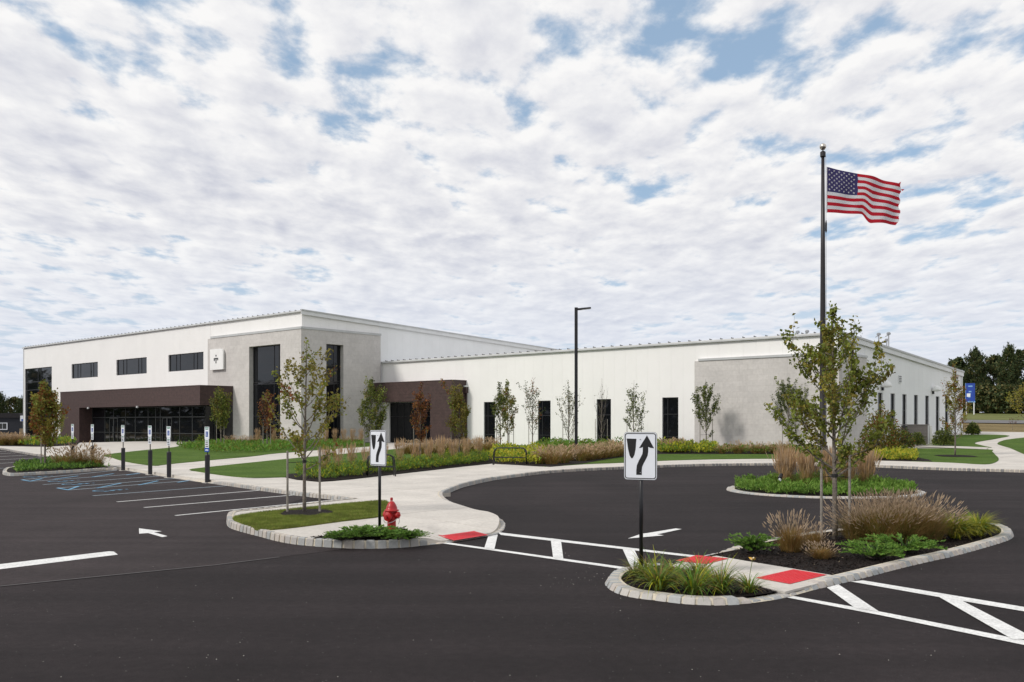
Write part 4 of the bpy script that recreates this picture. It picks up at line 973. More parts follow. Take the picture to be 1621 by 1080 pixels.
rack(604, 754.5, R(14), 40, 'black tube bike rack half hidden behind the farther keep-right sign')
# ================================================================== PLANTS
LG = leafm('leaf_green', (.185, .22, .038)); LY = leafm('leaf_yellow_green', (0.27, 0.235, 0.038)); LR = leafm('leaf_rust', (0.25, 0.095, 0.028)); LB = leafm('leaf_brown', (0.13, 0.08, 0.035)); LD = leafm('leaf_dark_green', (0.07, 0.095, 0.026)); LO = leafm('leaf_olive', (.215, .180, .038))
LDR = leafm('leaf_dark_red', (0.12, 0.048, 0.03))
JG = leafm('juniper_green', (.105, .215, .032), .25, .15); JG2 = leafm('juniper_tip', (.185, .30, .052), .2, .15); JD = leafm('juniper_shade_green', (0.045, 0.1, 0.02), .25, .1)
GB = leafm('grass_blade_green', (0.15, 0.21, 0.04)); GT = leafm('grass_blade_tan', (0.42, 0.27, 0.11)); GO = leafm('grass_blade_olive', (0.25, 0.18, 0.05)); PK = leafm('plume_pink_tan', (.50, .385, .27), .2, .35); PT = leafm('plume_wheat', (0.55, 0.38, 0.21), .2, .35); GR = leafm('grass_blade_russet', (0.32, 0.155, 0.05))
YG = leafm('bright_yellow_green', (0.42, 0.43, 0.03), .25); YY = leafm('golden_leaf', (0.5, 0.45, 0.055), .25); MG = leafm('mid_green_leaf', (.135, .265, .036), .25)
def leaf(mb, p, d, s, r, mi, w=.55):
    """one folded leaf: base p, direction d, length s"""
    a = d.cross(Vector((r.uniform(-1, 1), r.uniform(-1, 1), r.uniform(-1, 1))))
    if a.length < 1e-4: a = Vector((1, 0, 0))
    a = a.normalized()*s*w*.5; n = d.cross(a).normalized()*s*.12; m = p+d*s*.45; o = len(mb.v)
    mb.v += [tuple(p), tuple(m+a+n), tuple(p+d*s), tuple(m-a+n)]; mb.f += [(o, o+1, o+2), (o, o+2, o+3)]; mb.m += [mi, mi]
def rv(r): 
    z = r.uniform(-1, 1); a = r.uniform(0, 6.2832); q = math.sqrt(1-z*z); return Vector((q*math.cos(a), q*math.sin(a), z))
def blade(mb, p, az, L_, lean, w, mi, seg=4, droop=1.2, tipm=None):
    """arching blade; lean = initial angle from vertical"""
    th = lean; q = Vector(p); dx, dy = math.cos(az), math.sin(az); sx_, sy_ = -dy*w/2, dx*w/2; o = len(mb.v); pts = [q.copy()]
    for k in range(seg): q = q+Vector((dx*math.sin(th), dy*math.sin(th), math.cos(th)))*(L_/seg); th += droop/seg; pts.append(q.copy())
    for k, c in enumerate(pts):
        f = 1-(k/seg)**1.6*.92; mb.v += [(c.x+sx_*f, c.y+sy_*f, c.z), (c.x-sx_*f, c.y-sy_*f, c.z)]
    for k in range(seg): mb.f.append((o+2*k, o+2*k+1, o+2*k+3, o+2*k+2)); mb.m.append(mi)
    return pts, th
def plume(mb, p, d, L_, w, mi):
    a = d.cross(Vector((0, 0, 1))); a = a.normalized() if a.length > 1e-3 else Vector((1, 0, 0)); b = d.cross(a); o = len(mb.v); ring = []
    for t, f in ((0, .25), (.35, 1), (.7, .75), (1, .05)):
        c = p+d*L_*t
        for k in range(3): an = 2.094*k; mb.v.append(tuple(c+(a*math.cos(an)+b*math.sin(an))*w*f))
    for j in range(3):
        for k in range(3): k2 = (k+1) % 3; mb.f.append((o+j*3+k, o+j*3+k2, o+j*3+3+k2, o+j*3+3+k)); mb.m.append(mi)
def fountain_grass(name, rad, h, nb, npl, seed, cols, pl=.09, pw=.011, bw=.006):
    """cols: blade mats then the plume mat last"""
    r = random.Random(seed); mb = MB(); n = len(cols)-1
    for _ in range(nb):
        az = r.uniform(0, 6.28); q = r.random()**.7*rad*.42; lean = r.uniform(.05, .95)*(.35+q/(rad*.42)*.65)
        blade(mb, (math.cos(az)*q, math.sin(az)*q, 0), az+r.uniform(-.4, .4), h*r.uniform(.7, 1.08), lean, bw*r.uniform(.7, 1.3), r.choice(range(n)), 4, r.uniform(.5, 1.5))
    blades = mb; mb = MB()
    for _ in range(npl):
        az = r.uniform(0, 6.28); q = r.random()*rad*.36; lean = r.uniform(0, .8)
        pts, th = blade(mb, (math.cos(az)*q, math.sin(az)*q, 0), az+r.uniform(-.3, .3), h*r.uniform(.72, 1.28), lean, bw*.5, 0, 4, r.uniform(.2, .6))
        d = (pts[-1]-pts[-2]).normalized(); d = (d+Vector((r.uniform(-.2, .2), r.uniform(-.2, .2), r.uniform(-.1, .3)))).normalized(); plume(mb, pts[-1]-d*.02, d, pl*r.uniform(.7, 1.3), pw*r.uniform(.8, 1.2), 1)
    root = link(name, None); blades.build('blades', cols[:-1], root); mb.build('seed_heads', [cols[0], cols[-1]], root)
    return root
def reed_grass(name, h, nst, seed, spread=.22):
    r = random.Random(seed); st = MB(); pl = MB()
    for _ in range(nst):
        az = r.uniform(0, 6.28); q = r.random()**.5*.13; lean = r.gauss(0, 1)*.5*spread; L_ = h*r.uniform(.55, 1.04)
        pts, th = blade(st, (math.cos(az)*q, math.sin(az)*q, 0), az, L_*.74, abs(lean)+.01, .009, r.choice((0, 0, 1, 2)), 3, r.uniform(-.05, .12))
        d = (pts[-1]-pts[-2]).normalized(); plume(pl, pts[-1], d, L_*.26, .0095*r.uniform(.5, 1.4), r.choice((0, 0, 1)))
    for _ in range(int(nst*.9)):
        az = r.uniform(0, 6.28); blade(st, (math.cos(az)*.08, math.sin(az)*.08, 0), az, h*r.uniform(.35, .6), r.uniform(.15, .7), .012, r.choice((3, 3, 1)), 4, r.uniform(.6, 1.5))
    root = link(name, None); st.build('blades', [PT, GO, GT, GB], root); pl.build('seed_heads', [PT, PK], root); return root
def daylily(name, rad, h, nb, seed, cols, w=.018):
    r = random.Random(seed); mb = MB()
    for _ in range(nb):
        az = r.uniform(0, 6.28); q = r.random()*.07; blade(mb, (math.cos(az)*q, math.sin(az)*q, 0), az+r.uniform(-.3, .3), (h*1.25)*r.uniform(.6, 1.15), r.uniform(.05, .75), w*r.uniform(.7, 1.2), r.choice(range(len(cols))), 6, r.uniform(.9, 2.1))
    root = link(name, None); mb.build('leaves', cols, root); return root
def juniper_mesh(rad, h, nbr, seed, nl=16, ls=.035):
    r = random.Random(seed); mb = MB(); st = MB()
    for _ in range(nbr):
        az = r.uniform(0, 6.28); L_ = rad*r.uniform(.45, 1.12); e = r.uniform(.05, .6); p = Vector((r.uniform(-.12, .12)*rad, r.uniform(-.12, .12)*rad, .02)); pts = []
        z1 = h*r.uniform(.3, 1)*(1-.35*L_/rad/1.1)
        for k in range(6): t = k/5; pts.append(p+Vector((math.cos(az)*L_*t, math.sin(az)*L_*t, z1*math.sin(t*1.9)+.06*h*t)))
        st.tube(pts[:4], .005, 3, cap=False)
        for k in range(nl*3):
            t = (.15+.85*r.random())*5; i = min(4, int(t)); c = pts[i].lerp(pts[i+1], t-i); d = (pts[i+1]-pts[i]).normalized()
            sd = Vector((-d.y, d.x, 0))*r.choice((-1, 1)); q = (d*.8+sd*r.uniform(.2, .9)+Vector((0, 0, r.uniform(0, .7)))).normalized()
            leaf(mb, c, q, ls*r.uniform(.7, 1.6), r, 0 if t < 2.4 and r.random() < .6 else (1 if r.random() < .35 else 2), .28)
    return mb, st
def juniper(name, rad, h, nbr, seed, nl=16, ls=.035):
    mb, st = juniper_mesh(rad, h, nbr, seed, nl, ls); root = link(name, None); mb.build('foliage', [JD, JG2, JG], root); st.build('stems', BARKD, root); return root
def scatter_cover(name, P, h, n, ls, cols, seed, dz, root=None, clump=.6, w=.5, z0=0., label=None, mound=None):
    """dense low planting nobody could count"""
    r = random.Random(seed); xs = [p[0] for p in P]; ys = [p[1] for p in P]; mb = MB(); k = 0; x0, x1, y0, y1 = min(xs), max(xs), min(ys), max(ys)
    while k < n:
        x, y = r.uniform(x0, x1), r.uniform(y0, y1)
        if not inpoly(x, y, P): continue
        k += 1; q = noise.noise(Vector((x/clump, y/clump, seed))); q2 = noise.noise(Vector((x/clump*2.7, y/clump*2.7, seed+5)))
        e = max(.08, .60+.80*q+.45*q2)*(1 if not mound else .75+.8*max(0, 1-math.hypot(x-mound[0], y-mound[1])/mound[2])); z = h*e*r.random()**.45; d = (rv(r)+Vector((0, 0, 1.1))).normalized()
        mi = r.randrange(len(cols)) if q2 < .1 else min(len(cols)-1, int(r.random()*len(cols)*.8+.5*q2*len(cols)))
        leaf(mb, Vector((x, y, T(x, y)+dz+z)), d, ls*r.uniform(.7, 1.4), r, mi, w)
    o = mb.build(name, cols, root, kind='stuff'); return o
def tree(label, u, vb, vt, wpx, vcb, nleaf, ls, pal, stakes=(), seed=1, r0=.035, nb=22, el=(50, 68), group=None, low=.3, dz=.14, name='staked_tree', prof=None, lean=0, stake_h=1.35, topbare=0, twig=1., cl=1., sagk=.25):
    x, y = G(u, vb, dz); z0 = T(x, y)+dz-.02; r = random.Random(seed)
    H = CH+(VH-vt)*y/FP-z0; Wd = wpx*y/FP/2; cb = CH+(VH-vcb)*y/FP-z0
    t_ = thing(name, label, 'tree', (x, y, z0), r.uniform(-.3, .3), group)
    tr = MB(); br = MB(); fo = MB()
    ph = [r.uniform(0, 6) for _ in range(4)]
    def ax(z): f = z/H; return Vector((.035*H*.3*math.sin(2.3*f+ph[0])*f+lean*f, .03*H*.3*math.sin(2.9*f+ph[1])*f, z))
    n = 14; tr.tube([ax(H*.985*k/n) for k in range(n+1)], [max(.004, r0*(1-.9*(k/n))**.9) for k in range(n+1)], 8)
    prof = prof or (lambda f: (min(1, .45+f/.28*.55) if f < .28 else (1-((f-.28)/.72)**1.35*.93)))
    tips = []
    for i in range(nb):
        f = (i+.5)/nb; hb = cb*.90+(H*.90-cb*.90)*f**1.05*1.0+r.uniform(-.04, .04)*H; az = i*2.399+r.uniform(-.5, .5)
        ff = max(0, min(1, (hb+0.12*H-cb)/(H-cb))); rad = Wd*prof(ff)*r.uniform(.68, 1.12)
        e = R(r.uniform(*el)); L_ = rad; up = L_*math.tan(e)*r.uniform(.75, 1.05); up = min(up, (H*1.0-hb)*r.uniform(.8, 1.02)); p0 = ax(hb); pts = []
        for k in range(6):
            t = k/5; pts.append(p0+Vector((math.cos(az)*L_*(t**.85), math.sin(az)*L_*(t**.85), up*(t*(1-sagk)+sagk*t*t)))+rv(r)*.012*H*.5*t)
        rb = max(.004, r0*(1-.85*hb/H)*.5); br.tube(pts, [rb*(1-.8*k/5) for k in range(6)], 5, cap=False); tips.append((pts, 1.))
        for j in range(int(r.choice((2, 3, 3, 4))*twig)):
            t = r.uniform(.3, .92)*5; k = min(4, int(t)); c = pts[k].lerp(pts[k+1], t-k); d = ((pts[k+1]-pts[k]).normalized()+rv(r)*.75+Vector((0, 0, .25))).normalized(); l2 = (pts[-1]-p0).length*r.uniform(.22, .45)
            q = [c+d*l2*s+Vector((0, 0, .12*l2*s*s)) for s in (0, .33, .66, 1)]; br.tube(q, [rb*.4, rb*.3, rb*.2, .002], 3, cap=False); tips.append((q, .8))
    tips.append(([ax(H*f) for f in (.72, .8, .88, .95, 1.0)], 1.2))
    wt = [((q[0][-1]-q[0][0]).length)*q[1]*r.uniform(.3, 1.6) for q in tips]; S_ = sum(wt)
    for (pts, _), w_ in zip(tips, wt):
        if topbare and pts[-1].z > H*(1-topbare) and r.random() < .8: continue
        k = int(nleaf*w_/S_+r.random()); mc = r.choices(range(len(pal)), [p[1] for p in pal])[0]
        for _ in range(k):
            t = (low+(1-low)*r.random()**.8)*(len(pts)-1); i = min(len(pts)-2, int(t)); c = pts[i].lerp(pts[i+1], t-i)+rv(r)*ls*.8*cl
            d = (rv(r)+Vector((0, 0, -.35))).normalized(); mi = mc if r.random() < .6 else r.choices(range(len(pal)), [p[1] for p in pal])[0]
            leaf(fo, c, d, ls*r.uniform(.65, 1.25), r, mi, .7)
    tr.build('trunk', BARK, t_, smooth=True); br.build('branches', BARK, t_); fo.build('foliage', [p[0] for p in pal], t_)
    t_.rotation_euler = (0, 0, 0)
    for s in stakes:
        du, hs, tl = s if len(s) == 3 else (s[0], s[1], 0); xx = du*y/FP; yy = r.uniform(-.15, .05) if len(s) < 3 else 0
        MB().tube([(xx, yy, -.1), (xx-tl*.5, yy, hs*.5), (xx-tl, yy, hs)], [.027, .025, .024], 7).build('support_stake', STAKE, t_)
        MB().tube([(xx-tl*.8, yy, min(1.15, hs-.1)), (0, 0, min(1.15, hs-.1)+.02)], .007, 4).build('tie_wire', STRAP, t_) if abs(xx) < .9 else None
    if stakes: MB().lathe([(r0*.95, 0), (r0*1.05, .0), (r0*1.05, .06), (r0*.9, .06)], 10, tuple(ax(min(1.15, stakes[0][1]-.1)))).build('tree_tie', STRAP, t_)
    return t_
# --- the two large near trees
tree('tall thin maple with three posts at its foot on the front mulched island', 1322, 853, 480, 206, 752, 5600, .080, [(LG, 8), (LO, 2.5), (LY, 2), (LR, .1)], [(-23, 1.30), (19, 1.62)], 11, .055, 44, (30, 64), dz=.06, low=.22, prof=lambda f: .80+.9*f if f < .22 else (1-((f-.22)/.78)**1.25*.90))
tree('sparse half bare maple between two grey stakes on the left grassed island', 482, 811, 538, 140, 738, 2200, .080, [(LO, 5), (LY, 4), (LG, 4), (LR, .3)], [(-26, 1.42), (24, 1.5)], 23, .045, 30, (34, 66), low=.3, prof=lambda f: .85+.7*f if f < .2 else (1-((f-.2)/.8)**1.2*.88))
MRING = lambda u, v, rx, name='mulch_ring': sheet(name, smooth_path([(G(u, v, .15)[0]+rx*math.cos(R(a))*random.Random(a+u).uniform(.85, 1.1), G(u, v, .15)[1]+rx*1.3*math.sin(R(a))*random.Random(a+v).uniform(.85, 1.1)) for a in range(0, 360, 24)], True, 3), .16, MULCH, step=1)
MRING(484, 811.5, .62); MRING(1513, 722, 1.05)
# --- bay island trees at far left
tree('amber and olive young tree with two stakes on the far left bay island', 71, 741, 604, 52, 708, 4950, 0.115, [(LO, 4), (LR, 3), (LY, 2.5), (LG, 2)], [(-3.5, 1.9)], 31, .05, 30, (52, 70), dz=.10, cl=1.4)
tree('green to yellow young tree at the left end of the big brown portal', 90, 705.5, 622, 38, 698, 1200, 0.131, [(LG, 4), (LY, 3), (LD, 2)], (), 32, .05, 20, (48, 66), cl=1.2)
# --- building side trees
tree('dense green pear tree right of the glazed entrance', 350, 709, 617, 30, 684, 3900, 0.139, [(LG, 4), (LD, 3), (LO, 2)], [(-7, 2.1), (5, 2.1)], 33, .06, 30, (62, 76), cl=1.6, sagk=.4)
tree('rusty red thin tree in front of the tall tower window', 423, 712, 618, 30, 690, 1800, 0.123, [(LR, 4), (LDR, 4), (LO, 1)], [(-6, 2.3), (6, 2.3)], 34, .05, 26, (62, 76), low=.15)
tree('green oval tree at the right edge of the grey tower', 588, 729, 601, 46, 706, 3900, 0.102, [(LG, 4), (LD, 3), (LO, 2)], [(-11, 1.9)], 35, .045, 30, (60, 74), cl=1.3, sagk=.4)
tree('rusty brown leaved tree before the small portal doorway', 665, 727, 606, 32, 705, 1950, 0.098, [(LR, 5), (LDR, 3), (LO, 1)], [(-10, 1.9), (10, 1.8)], 36, .04, 24, (62, 76), low=.15)
tree('olive green tree before the small portal pier with a leaning stake', 727, 726, 610, 34, 700, 3000, 0.107, [(LO, 6), (LG, 2), (LR, .6)], [(-10, 2.2, .18), (7, 1.5)], 37, .045, 28, (62, 76), cl=1.3)
tree('left one of the close pair of green trees right of the first narrow window', 792, 713, 605, 26, 694, 1500, 0.123, [(LD, 4), (LG, 3), (LO, 1)], [(-6, 2.2)], 38, .05, 24, (60, 75), cl=1.1)
tree('right one of the close pair of green trees right of the first narrow window', 804, 711, 603, 30, 690, 2250, 0.123, [(LG, 4), (LO, 3), (LR, 1)], [(2, 2.2), (9, 2.2)], 39, .05, 26, (60, 75), cl=1.2)
tree('thinly leaved tree overlapping the second narrow window', 843, 711, 598, 34, 692, 840, 0.115, [(LD, 4), (LR, 2), (LO, 1)], [(-6, 2.3), (9, 2.3)], 40, .045, 26, (60, 75))
tree('nearly leafless tree just left of the lot light pole', 900, 712, 602, 38, 700, 645, 0.115, [(LD, 5), (LO, 1)], [(-9, 2.6, -.0), (7, 2.2)], 41, .055, 28, (60, 74))
tree('bare twiggy tree in front of the third narrow window', 952, 710, 597, 26, 700, 39, 0.098, [(LD, 5)], [(-9.5, 2.3), (9.5, 2.3)], 42, .045, 26, (64, 78))
tree('small dark leaved tree behind the near keep-right sign', 1003.5, 712, 600, 40, 694, 1500, 0.115, [(LD, 5), (LG, 2)], [(-11, 2.1), (11.5, 2.1)], 43, .045, 28, (56, 72), topbare=.12)
tree('dark green conical tree in front of the left edge of the grey block panel', 1118, 713, 598, 46, 690, 3600, 0.107, [(LD, 5), (LG, 3)], [(-10, 2.3), (10, 2.3)], 44, .045, 32, (54, 70), topbare=.05, sagk=.3)
tree('dark green conical tree behind the left side of the tall near maple', 1249, 714, 597, 52, 692, 3900, 0.098, [(LD, 5), (LG, 3)], [(-11, 2.0)], 45, .045, 32, (54, 70))
tree('red and green tree in a mulch ring at the far end of the side wall', 1512, 721, 573, 42, 694, 2850, 0.098, [(LR, 3), (LG, 3), (LY, 2), (LO, 3)], (), 46, .05, 30, (50, 70), cl=1.2)
tree('yellowing tree cut off by the right edge of the view', 1629, 712, 590, 60, 668, 1350, 0.123, [(LY, 3), (LO, 3), (LG, 2)], (), 47, .05, 24, (40, 60))
# --- front island planting
def place(proto, u, v, dz, label, cat, group=None, sc=1., rz=None, zoff=0., first=[set()]):
    x, y = G(u, v, dz); rz = rnd.uniform(0, 6.28) if rz is None else rz; loc = (x, y, T(x, y)+dz-.01+zoff)
    if proto.name in first[0]: return copy_tree(proto, loc, rz, sc, label, group)
    first[0].add(proto.name); proto.location = loc; proto.rotation_euler = (0, 0, rz); proto.scale = (sc,)*3 if isinstance(sc, (int, float)) else sc; tag(proto, label, cat, group)
    return proto
FC = [GO, GT, GR, GB, PK]
fa = fountain_grass('fountain_grass', .5, .50, 1100, 150, 51, [GO, GR, GO, GT, PK])
fb = fountain_grass('fountain_grass', .62, .66, 1900, 400, 52, [GO, GT, GT, GB, PK], pl=.10, pw=.008)
gfi = 'fountain grasses on the front island'
place(fa, 1252, 873, .05, 'pinkish fountain grass clump left of the three tree posts', 'grass', gfi, (.78, .78, 1.08))
place(fa, 1300, 884, .05, 'low russet fountain grass clump right at the foot of the three tree posts', 'grass', gfi, (.55, .55, .45))
place(fa, 1288, 866, .05, 'half hidden green and tan grass clump behind the leftmost post', 'grass', gfi, (.5, .5, .7))
for (u, v, s, lb) in ((1362, 855, .95, 'fountain grass clump nearest the posts in the long pink mass'), (1395, 858, 1.05, 'front middle fountain grass clump of the long pink mass'), (1430, 857, 1.12, 'large fountain grass clump at the centre right of the long pink mass'),
                      (1466, 854, 1.0, 'rightmost fountain grass clump of the pink mass beside the golden clump'), (1412, 848, 1.05, 'rear fountain grass clump overlapping the circle kerb')):
    place(fb, u, v, .05, lb, 'grass', gfi, s)
ggold = [YY, YG, YY, MG]
gl = daylily('golden_grass', .4, .42, 760, 53, ggold, .016)
place(gl, 1512, 852, .05, 'golden variegated clump right of the pink grasses', 'grass', 'golden clumps at the island tip', 1.2)
place(gl, 1548, 848, .05, 'golden variegated clump nearest the right tip of the island', 'grass', 'golden clumps at the island tip', 1.1)
jn = juniper('juniper', .42, .26, 60, 54, 15, .04); jn2 = juniper('juniper', .55, .22, 60, 55, 16, .045)
place(jn, 1189, 875.5, .05, 'rounded green juniper left of the fountain grass on the front island', 'shrub', 'junipers on the front island', (1.1, 1.0, 1.35))
place(jn2, 1385, 886, .05, 'spreading juniper in front of the pink grasses beside the tree posts', 'shrub', 'junipers on the front island', (1.05, .85, 1.25))
place(jn2, 1432, 876, .05, 'spreading juniper reaching over the pale kerb stones', 'shrub', 'junipers on the front island', (1.1, .9, 1.35), 2.2)
dl = daylily('daylily', .4, .46, 190, 56, [MG, GB, YG, GB, GO], .020); dl2 = daylily('daylily', .4, .42, 140, 57, [MG, GB, MG, YG, GO], .019)
for k, (u, v, s, lb) in enumerate(((1043, 934, 1.0, 'daylily just right of the near sign post'), (1098, 941, 1.08, 'largest daylily at the front centre of the island nose'), (1141, 939, .9, 'daylily left of the one carrying the pale bloom'), (1186, 938, .72, 'small daylily with a pale yellow bloom at the right end of the nose'),
                           (1022, 918, .8, 'dull daylily close behind the near sign post'), (1066, 921, .95, 'daylily at the rear middle of the island nose'), (1108, 922, .85, 'daylily overlapping the left red pad'))):
    place(dl if k % 2 == 0 else dl2, u, v, .05, lb, 'plant', 'daylilies in the island nose', s)
dp = daylily('purple_daylily', .3, .4, 60, 58, [LDR, GB, LB], .014); place(dp, 1003, 914, .05, 'purplish wilted daylily at the left of the near sign post', 'plant', None, .85)
x, y = G(1185, 938, .05); fl = thing('daylily_bloom', 'single pale yellow and cream daylily bloom on a tall stem', 'flower', (x, y, .05)); zf = CH-(883-VH)*y/FP-.05; xf = 6*y/FP
mb = MB(); mb.tube([(0, 0, 0), (xf*.3, 0, zf*.5), (xf, 0, zf-.03)], .004, 5); mb.build('stem', GB, fl)
mb = MB(); r = random.Random(3)
for k in range(7): a = k*.9; leaf(mb, Vector((xf, 0, zf-.03)), Vector((math.cos(a)*.8, math.sin(a)*.8, .6)).normalized(), .06, r, 0 if k % 3 else 1, .6)
mb.build('petals', [M('cream_petal', (.75, .62, .42), .6), M('yellow_petal', (.75, .45, .05), .6)], fl)
# mulch chips on the near beds
def chips(name, P, n, dz, s=.035, seed=1):
    r = random.Random(seed); xs = [p[0] for p in P]; ys = [p[1] for p in P]; mb = MB(); k = 0
    while k < n:
        x, y = r.uniform(min(xs), max(xs)), r.uniform(min(ys), max(ys))
        if not inpoly(x, y, P): continue
        k += 1; a = rv(r)*s*r.uniform(.5, 1.3); a.z *= .4; b = rv(r)*s*.35; b.z = abs(b.z); p = Vector((x, y, T(x, y)+dz+r.uniform(0, .018)))
        o = len(mb.v); mb.v += [tuple(p-a), tuple(p-a*.1+b), tuple(p+a), tuple(p-b*.8)]; mb.f += [(o, o+1, o+2), (o, o+2, o+3)]; mi = 0 if r.random() < .72 else (1 if r.random() < .93 else 2); mb.m += [mi, mi]
    mb.build(name, [MULCH, CHIP, M('pale_chip', (.30, .24, .17), .9, .3, 5)], None, kind='stuff')
FIb = offset(FIi, .03, True)
pathp = path
chipP = [p for p in FIb]
def chips_fi():
    r = random.Random(5); mb = MB(); k = 0
    while k < 9000:
        x, y = r.uniform(.8, 10.5), r.uniform(10.9, 19.6)
        if not inpoly(x, y, FIb) or inpoly(x, y, pathp): continue
        k += 1; s = .03; a = rv(r)*s*r.uniform(.5, 1.4); a.z *= .4; b = rv(r)*s*.35; b.z = abs(b.z); p = Vector((x, y, .05+r.uniform(0, .02)+.02*max(0, noise.noise(Vector((x*2.2, y*2.2, 3))))))
        o = len(mb.v); mb.v += [tuple(p-a), tuple(p-a*.1+b), tuple(p+a), tuple(p-b*.8)]; mb.f += [(o, o+1, o+2), (o, o+2, o+3)]; mi = 0 if r.random() < .7 else (1 if r.random() < .985 else 2); mb.m += [mi, mi]
    mb.build('mulch_chips', [MULCH, CHIP, M('pale_chip', (.24, .19, .13), .9, .3, 5)], None, kind='stuff')
chips_fi(); chips('mulch_chips', PX(MI2, .14), 1800, .14, .03, 6)
# left island juniper
for u, v, s, lb in ((565, 853, 1.15, 'left juniper of the bed by the hydrant'), (596, 851, 1.1, 'juniper round the foot of the farther sign post'), (630, 852, 1.0, 'juniper right of the hydrant at the kerb')):
    place(jn2, u, v, .14, lb, 'shrub', 'junipers by the hydrant', (s, s*.85, .95 if u < 620 else .55))
place(jn, 540, 856, .14, 'small juniper at the pointed left end of the hydrant bed', 'shrub', 'junipers by the hydrant', .75)
place(jn, 646, 855, .14, 'small juniper at the right end of the hydrant bed', 'shrub', 'junipers by the hydrant', .8)
place(jn, 590, 846, .14, 'small juniper behind the foot of the farther sign post', 'shrub', 'junipers by the hydrant', .7)
# flag circle
scatter_cover('juniper_cover', [(CC[0]+2.72*math.cos(R(a)), CC[1]+2.72*math.sin(R(a))) for a in range(0, 360, 10)], .40, 20000, .10, [JG, JG2, MG, JG2], 61, .05, clump=.5, w=.3, mound=(CC[0], CC[1], 2.8))
rg = reed_grass('feather_reed_grass', 1.32, 260, 62, .2); rg2 = reed_grass('feather_reed_grass', 1.2, 120, 63, .16)
for k in range(11):
    a = k*2*math.pi/11; rr = 1.15 if k % 2 else 1.35; x = CC[0]+rr*math.cos(a); y = CC[1]+rr*math.sin(a)*.9
    o = copy_tree(rg, (x, y, .05), a*3, (1.15, 1.15, .98+.08*(k % 3-1)), 'tan feather reed grass clump in the ring round the flagpole', 'reed grasses round the flagpole') if k else rg
    if k == 0: rg.location = (x, y, .05); tag(rg, 'tan feather reed grass clump in the ring round the flagpole', 'grass', 'reed grasses round the flagpole'); rg.scale = (1.15, 1.15, 1)
    o['category'] = 'grass'
# long bed before the lawn: reed row and low cover
row = 'reed grasses along the walk before the lawn'; rl = 'tan upright reed grass clump in the row between lawn and walk'
first = True
for k, (u, v, s) in enumerate(((514, 755, .95), (535, 753.5, 1.0), (557, 750.5, 1), (580, 748, .95), (606, 745.5, 1), (633, 743, 1.08), (658, 741, 1.1), (678, 739.5, 1.15), (698, 737.5, 1.15), (718, 735.5, 1.12), (738, 733.5, 1.12), (757, 731.5, 1.1))):
    x, y = G(u, v, .15); z = T(x, y)+.15
    if k == 0: rg2.location = (x, y, z); tag(rg2, rl, 'grass', row)
    else: c = copy_tree(rg2, (x, y, z), k*1.7, (s*.95, s*.95, s*(.94+.06*(k % 3))), rl, row); c['category'] = 'grass'
low1 = PX([(468, 757.5), (505, 760.5), (560, 756), (626.7, 748.6), (730, 737.2), (772, 733), (774, 726), (740, 729), (700, 733), (640, 740), (560, 749), (500, 753), (470, 754)], .15)
scatter_cover('mixed_low_planting', low1, .55, 15000, .12, [MG, GB, YG, MG, GB], 64, .15, clump=.7, w=.22)
ff = fountain_grass('tufted_grass', .7, .75, 420, 120, 65, [GO, GR, GT, GB, leafm('plume_golden_tan', (.54, .40, .25), .2, .35)], pl=.16, pw=.022, bw=.016)
ff.name = 'tufted_grass'
firstff = [True]
def tuft(u, v, s, label, group):
    x, y = G(u, v, .15); z = T(x, y)+.15
    if firstff[0]: firstff[0] = False; ff.location = (x, y, z); ff.scale = (s,)*3; tag(ff, label, 'grass', group)
    else: c = copy_tree(ff, (x, y, z), rnd.uniform(0, 6), s, label, group); c['category'] = 'grass'
for k in range(12): tuft(646+k*12.2, 718.5-.35*k+rnd.uniform(-1, 1), rnd.uniform(.85, 1.05), 'tan tufted grass in the dense row before the small portal and first window', 'tufted grasses before the small portal')
for u, v, s in ((858, 734, .95), (874, 735, 1.0), (892, 733, .95), (902, 729, .9), (880, 727, .85)): tuft(u, v, s, 'pinkish tufted grass in the group right of the bike rack and left of the light pole', 'tufted grasses by the light pole')
for k in range(9): tuft(920+k*8.2, 729.5-k*1.05, rnd.uniform(.9, 1.05), 'pinkish tufted grass in the long row right of the light pole', 'tufted grasses by the light pole')
for k in range(4): tuft(1056+k*8+60*(k > 2)*0, 716, 1.0, 'low tufted grass just right of the near keep-right sign', 'tufted grasses at the block panel')
for u in (1143, 1168, 1196, 1209, 1226, 1243): tuft(u, 718, rnd.uniform(.65, .9), 'green and tan tufted grass before the grey block panel', 'tufted grasses at the block panel')
for u, v in ((2, 705), (10, 704.6), (18, 704.8), (26, 704.4), (34, 704.6), (-8, 705), (-18, 704.6), (6, 700.5), (20, 700.3), (36, 700.4), (48, 701)): tuft(u, v, 1.15, 'pink brown tufted grass in the mass at the far left edge', 'tufted grasses at the far left')
for u, v, s, lb in ((100, 739.5, .95, 'left pink grass tuft on the bay island'), (127, 737.5, 1.15, 'middle and largest pink grass tuft on the bay island'), (152, 738.5, .85, 'right pink grass tuft on the bay island')): tuft(u, v, s, lb, 'tufted grasses on the bay island')
for u in (362, 377, 391, 405, 441, 545, 565): tuft(u, 703 if u < 500 else 704.5, .85, 'rusty tufted grass at the foot of the grey tower', 'tufted grasses at the tower foot')
for k, (u, v) in enumerate(((516, 706.5), (530, 706.2), (544, 706), (558, 705.5), (572, 705), (408, 705), (433, 705))):
    x, y = G(u, v, .15); c = copy_tree(rg2, (x, y, .15), k, (1.0, 1.0, 1.3), 'slim tan reed grass close to the tower wall', 'reed grasses at the tower wall'); c['category'] = 'grass'
